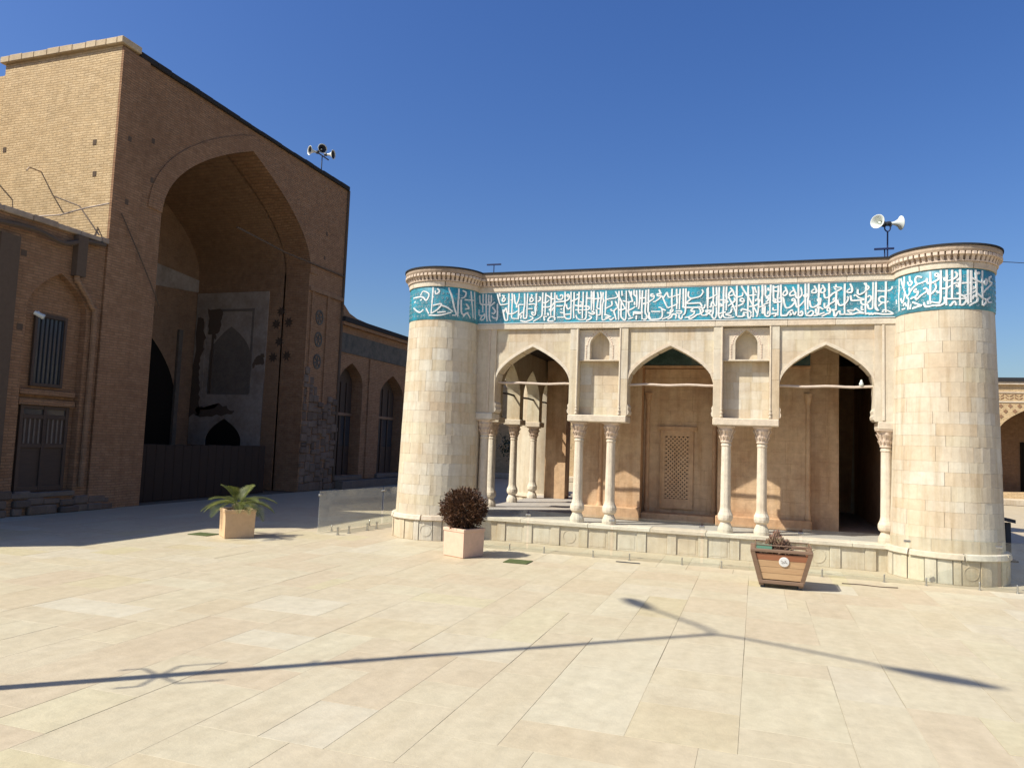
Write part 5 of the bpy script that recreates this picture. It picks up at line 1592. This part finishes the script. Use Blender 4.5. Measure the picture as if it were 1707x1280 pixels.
# ================================================================== reading stand right of the pavilion, tree behind it all
st = thing('sloped_stand', (4.15, 15.0, 0), 'dark stand with a sloping top just right of the right tower', 'stand')
MB().cbox(4.10, 4.18, 14.96, 15.04, 0.0, 0.66, 0.006).build('post', 'metal', st)
MB().cbox(4.02, 4.26, 14.86, 15.14, 0.0, 0.03, 0.006).build('foot', 'metal', st)
MB().prism([(4.0, 14.85, 0.76), (4.22, 14.85, 0.72), (4.22, 14.85, 0.66), (4.0, 14.85, 0.70)], (0, 0.34, 0)).build('sloping_top', 'metal', st)
def tree(loc, h, r, lab):
    T = thing('courtyard_tree', loc, lab, 'tree', 'trees behind the pavilion')
    b = Vector(loc)
    tk = MB().tube([b, b + Vector((0.05, 0.02, h * 0.3)), b + Vector((-0.03, 0.05, h * 0.55))], 0.09, 8, 0.05)
    top_ = b + Vector((0, 0, h * 0.62))
    for i in range(9):
        d = Vector((rnd.gauss(0, 1), rnd.gauss(0, 1), rnd.gauss(0.6, .6))).normalized()
        tk.tube([b + Vector((0, 0, h * 0.35)), b + Vector((0, 0, h * 0.5)) + d * r * 0.35, top_ + d * r * 0.75], 0.035, 5, 0.008)
    tk.build('trunk', 'bark', T)
    cr = MB()
    cl = [top_ + Vector((rnd.gauss(0, .5) * r, rnd.gauss(0, .5) * r, rnd.gauss(0, .35) * r)) for _ in range(16)]
    for i in range(3600):
        c = rnd.choice(cl)
        p = c + Vector((rnd.gauss(0, 1), rnd.gauss(0, 1), rnd.gauss(0, 1))) * r * 0.2
        a = Vector((rnd.gauss(0, 1), rnd.gauss(0, 1), rnd.gauss(0, 1))).normalized()
        s_ = a.cross(Vector((0, 0, 1))).normalized() * 0.03
        cr.add([p, p + a * 0.05 + s_, p + a * 0.1, p + a * 0.05 - s_], [(0, 1, 2, 3)])
    cr.build('crown', 'leafdark', T)
tree((-6.6, 23.5, 0), 2.6, 0.9, 'small dark tree glimpsed through the first arch')

# ================================================================== street lamp (stands left of the frame, its shadow crosses the paving)
LB = Vector((-6.22, 2.32, 0))
LP = thing('street_lamp', LB, 'tall twin-armed street lamp left of the frame, seen only by its shadow', 'street lamp')
HP = 8.5
MB().tube([LB, LB + Vector((0, 0, HP))], 0.062, 16, 0.036).build('pole', 'pole', LP)
MB().lathe([(0.14, 0.0), (0.14, 0.02), (0.09, 0.03), (0.085, 0.35), (0.07, 0.4)], 16, LB).build('pole_base', 'pole', LP)
TP = LB + Vector((0, 0, HP))
for i, a in enumerate((Vector((-1.34, 0.83, 0.6)), Vector((1.61, -0.98, 0.6)))):
    arm = MB().tube(smooth_line([TP - Vector((0, 0, 0.15)), TP + a * 0.06 + Vector((0, 0, 0.10)), TP + a * 0.5 + Vector((0, 0, 0.06)), TP + a * 0.75], 5), 0.03, 8, 0.022).build('arm', 'pole', LP)
    q0, q1 = TP + a * 0.68, TP + a * 1.08
    ax = (q1 - q0)
    L_ = ax.length
    h2 = MB()
    n = 10
    sd = ax.normalized().cross(Vector((0, 0, 1))).normalized()
    up = sd.cross(ax.normalized())
    vs = []
    for k in range(n + 1):
        f = k / n
        w = 0.035 + 0.10 * math.sin(math.pi * min(1, f * 1.02)) ** 0.8 * (0.55 + 0.45 * f)
        for m_ in range(12):
            an_ = 2 * math.pi * m_ / 12
            vs.append(q0 + ax * f + sd * w * math.cos(an_) + up * w * 0.55 * math.sin(an_))
    h2.add(vs, [(k * 12 + m_, k * 12 + (m_ + 1) % 12, (k + 1) * 12 + (m_ + 1) % 12, (k + 1) * 12 + m_) for k in range(n) for m_ in range(12)])
    h2.build('lamp_head', 'pole', arm, smooth=True)
pp = Vector((-math.sin(SUN_AZ), math.cos(SUN_AZ), 0))
for sg in (-1, 1):
    for (z1, z2) in ((0.14, 0.46), (-0.12, -0.28)):
        b0 = LB + Vector((0, 0, 3.34))
        MB().tube([b0, b0 + pp * sg * 0.20 + Vector((0, 0, z1)), b0 + pp * sg * 0.20 + Vector((0, 0, z2))], 0.012, 6).build('flag_holder', 'pole', LP)
for (zz, dd) in ((4.45, 0.10), (4.8, 0.09)):
    b0 = LB + Vector((0, 0, zz))
    MB().tube([b0, b0 + pp * dd + Vector((0, 0, 0.10))], 0.012, 6).build('hook', 'pole', LP)
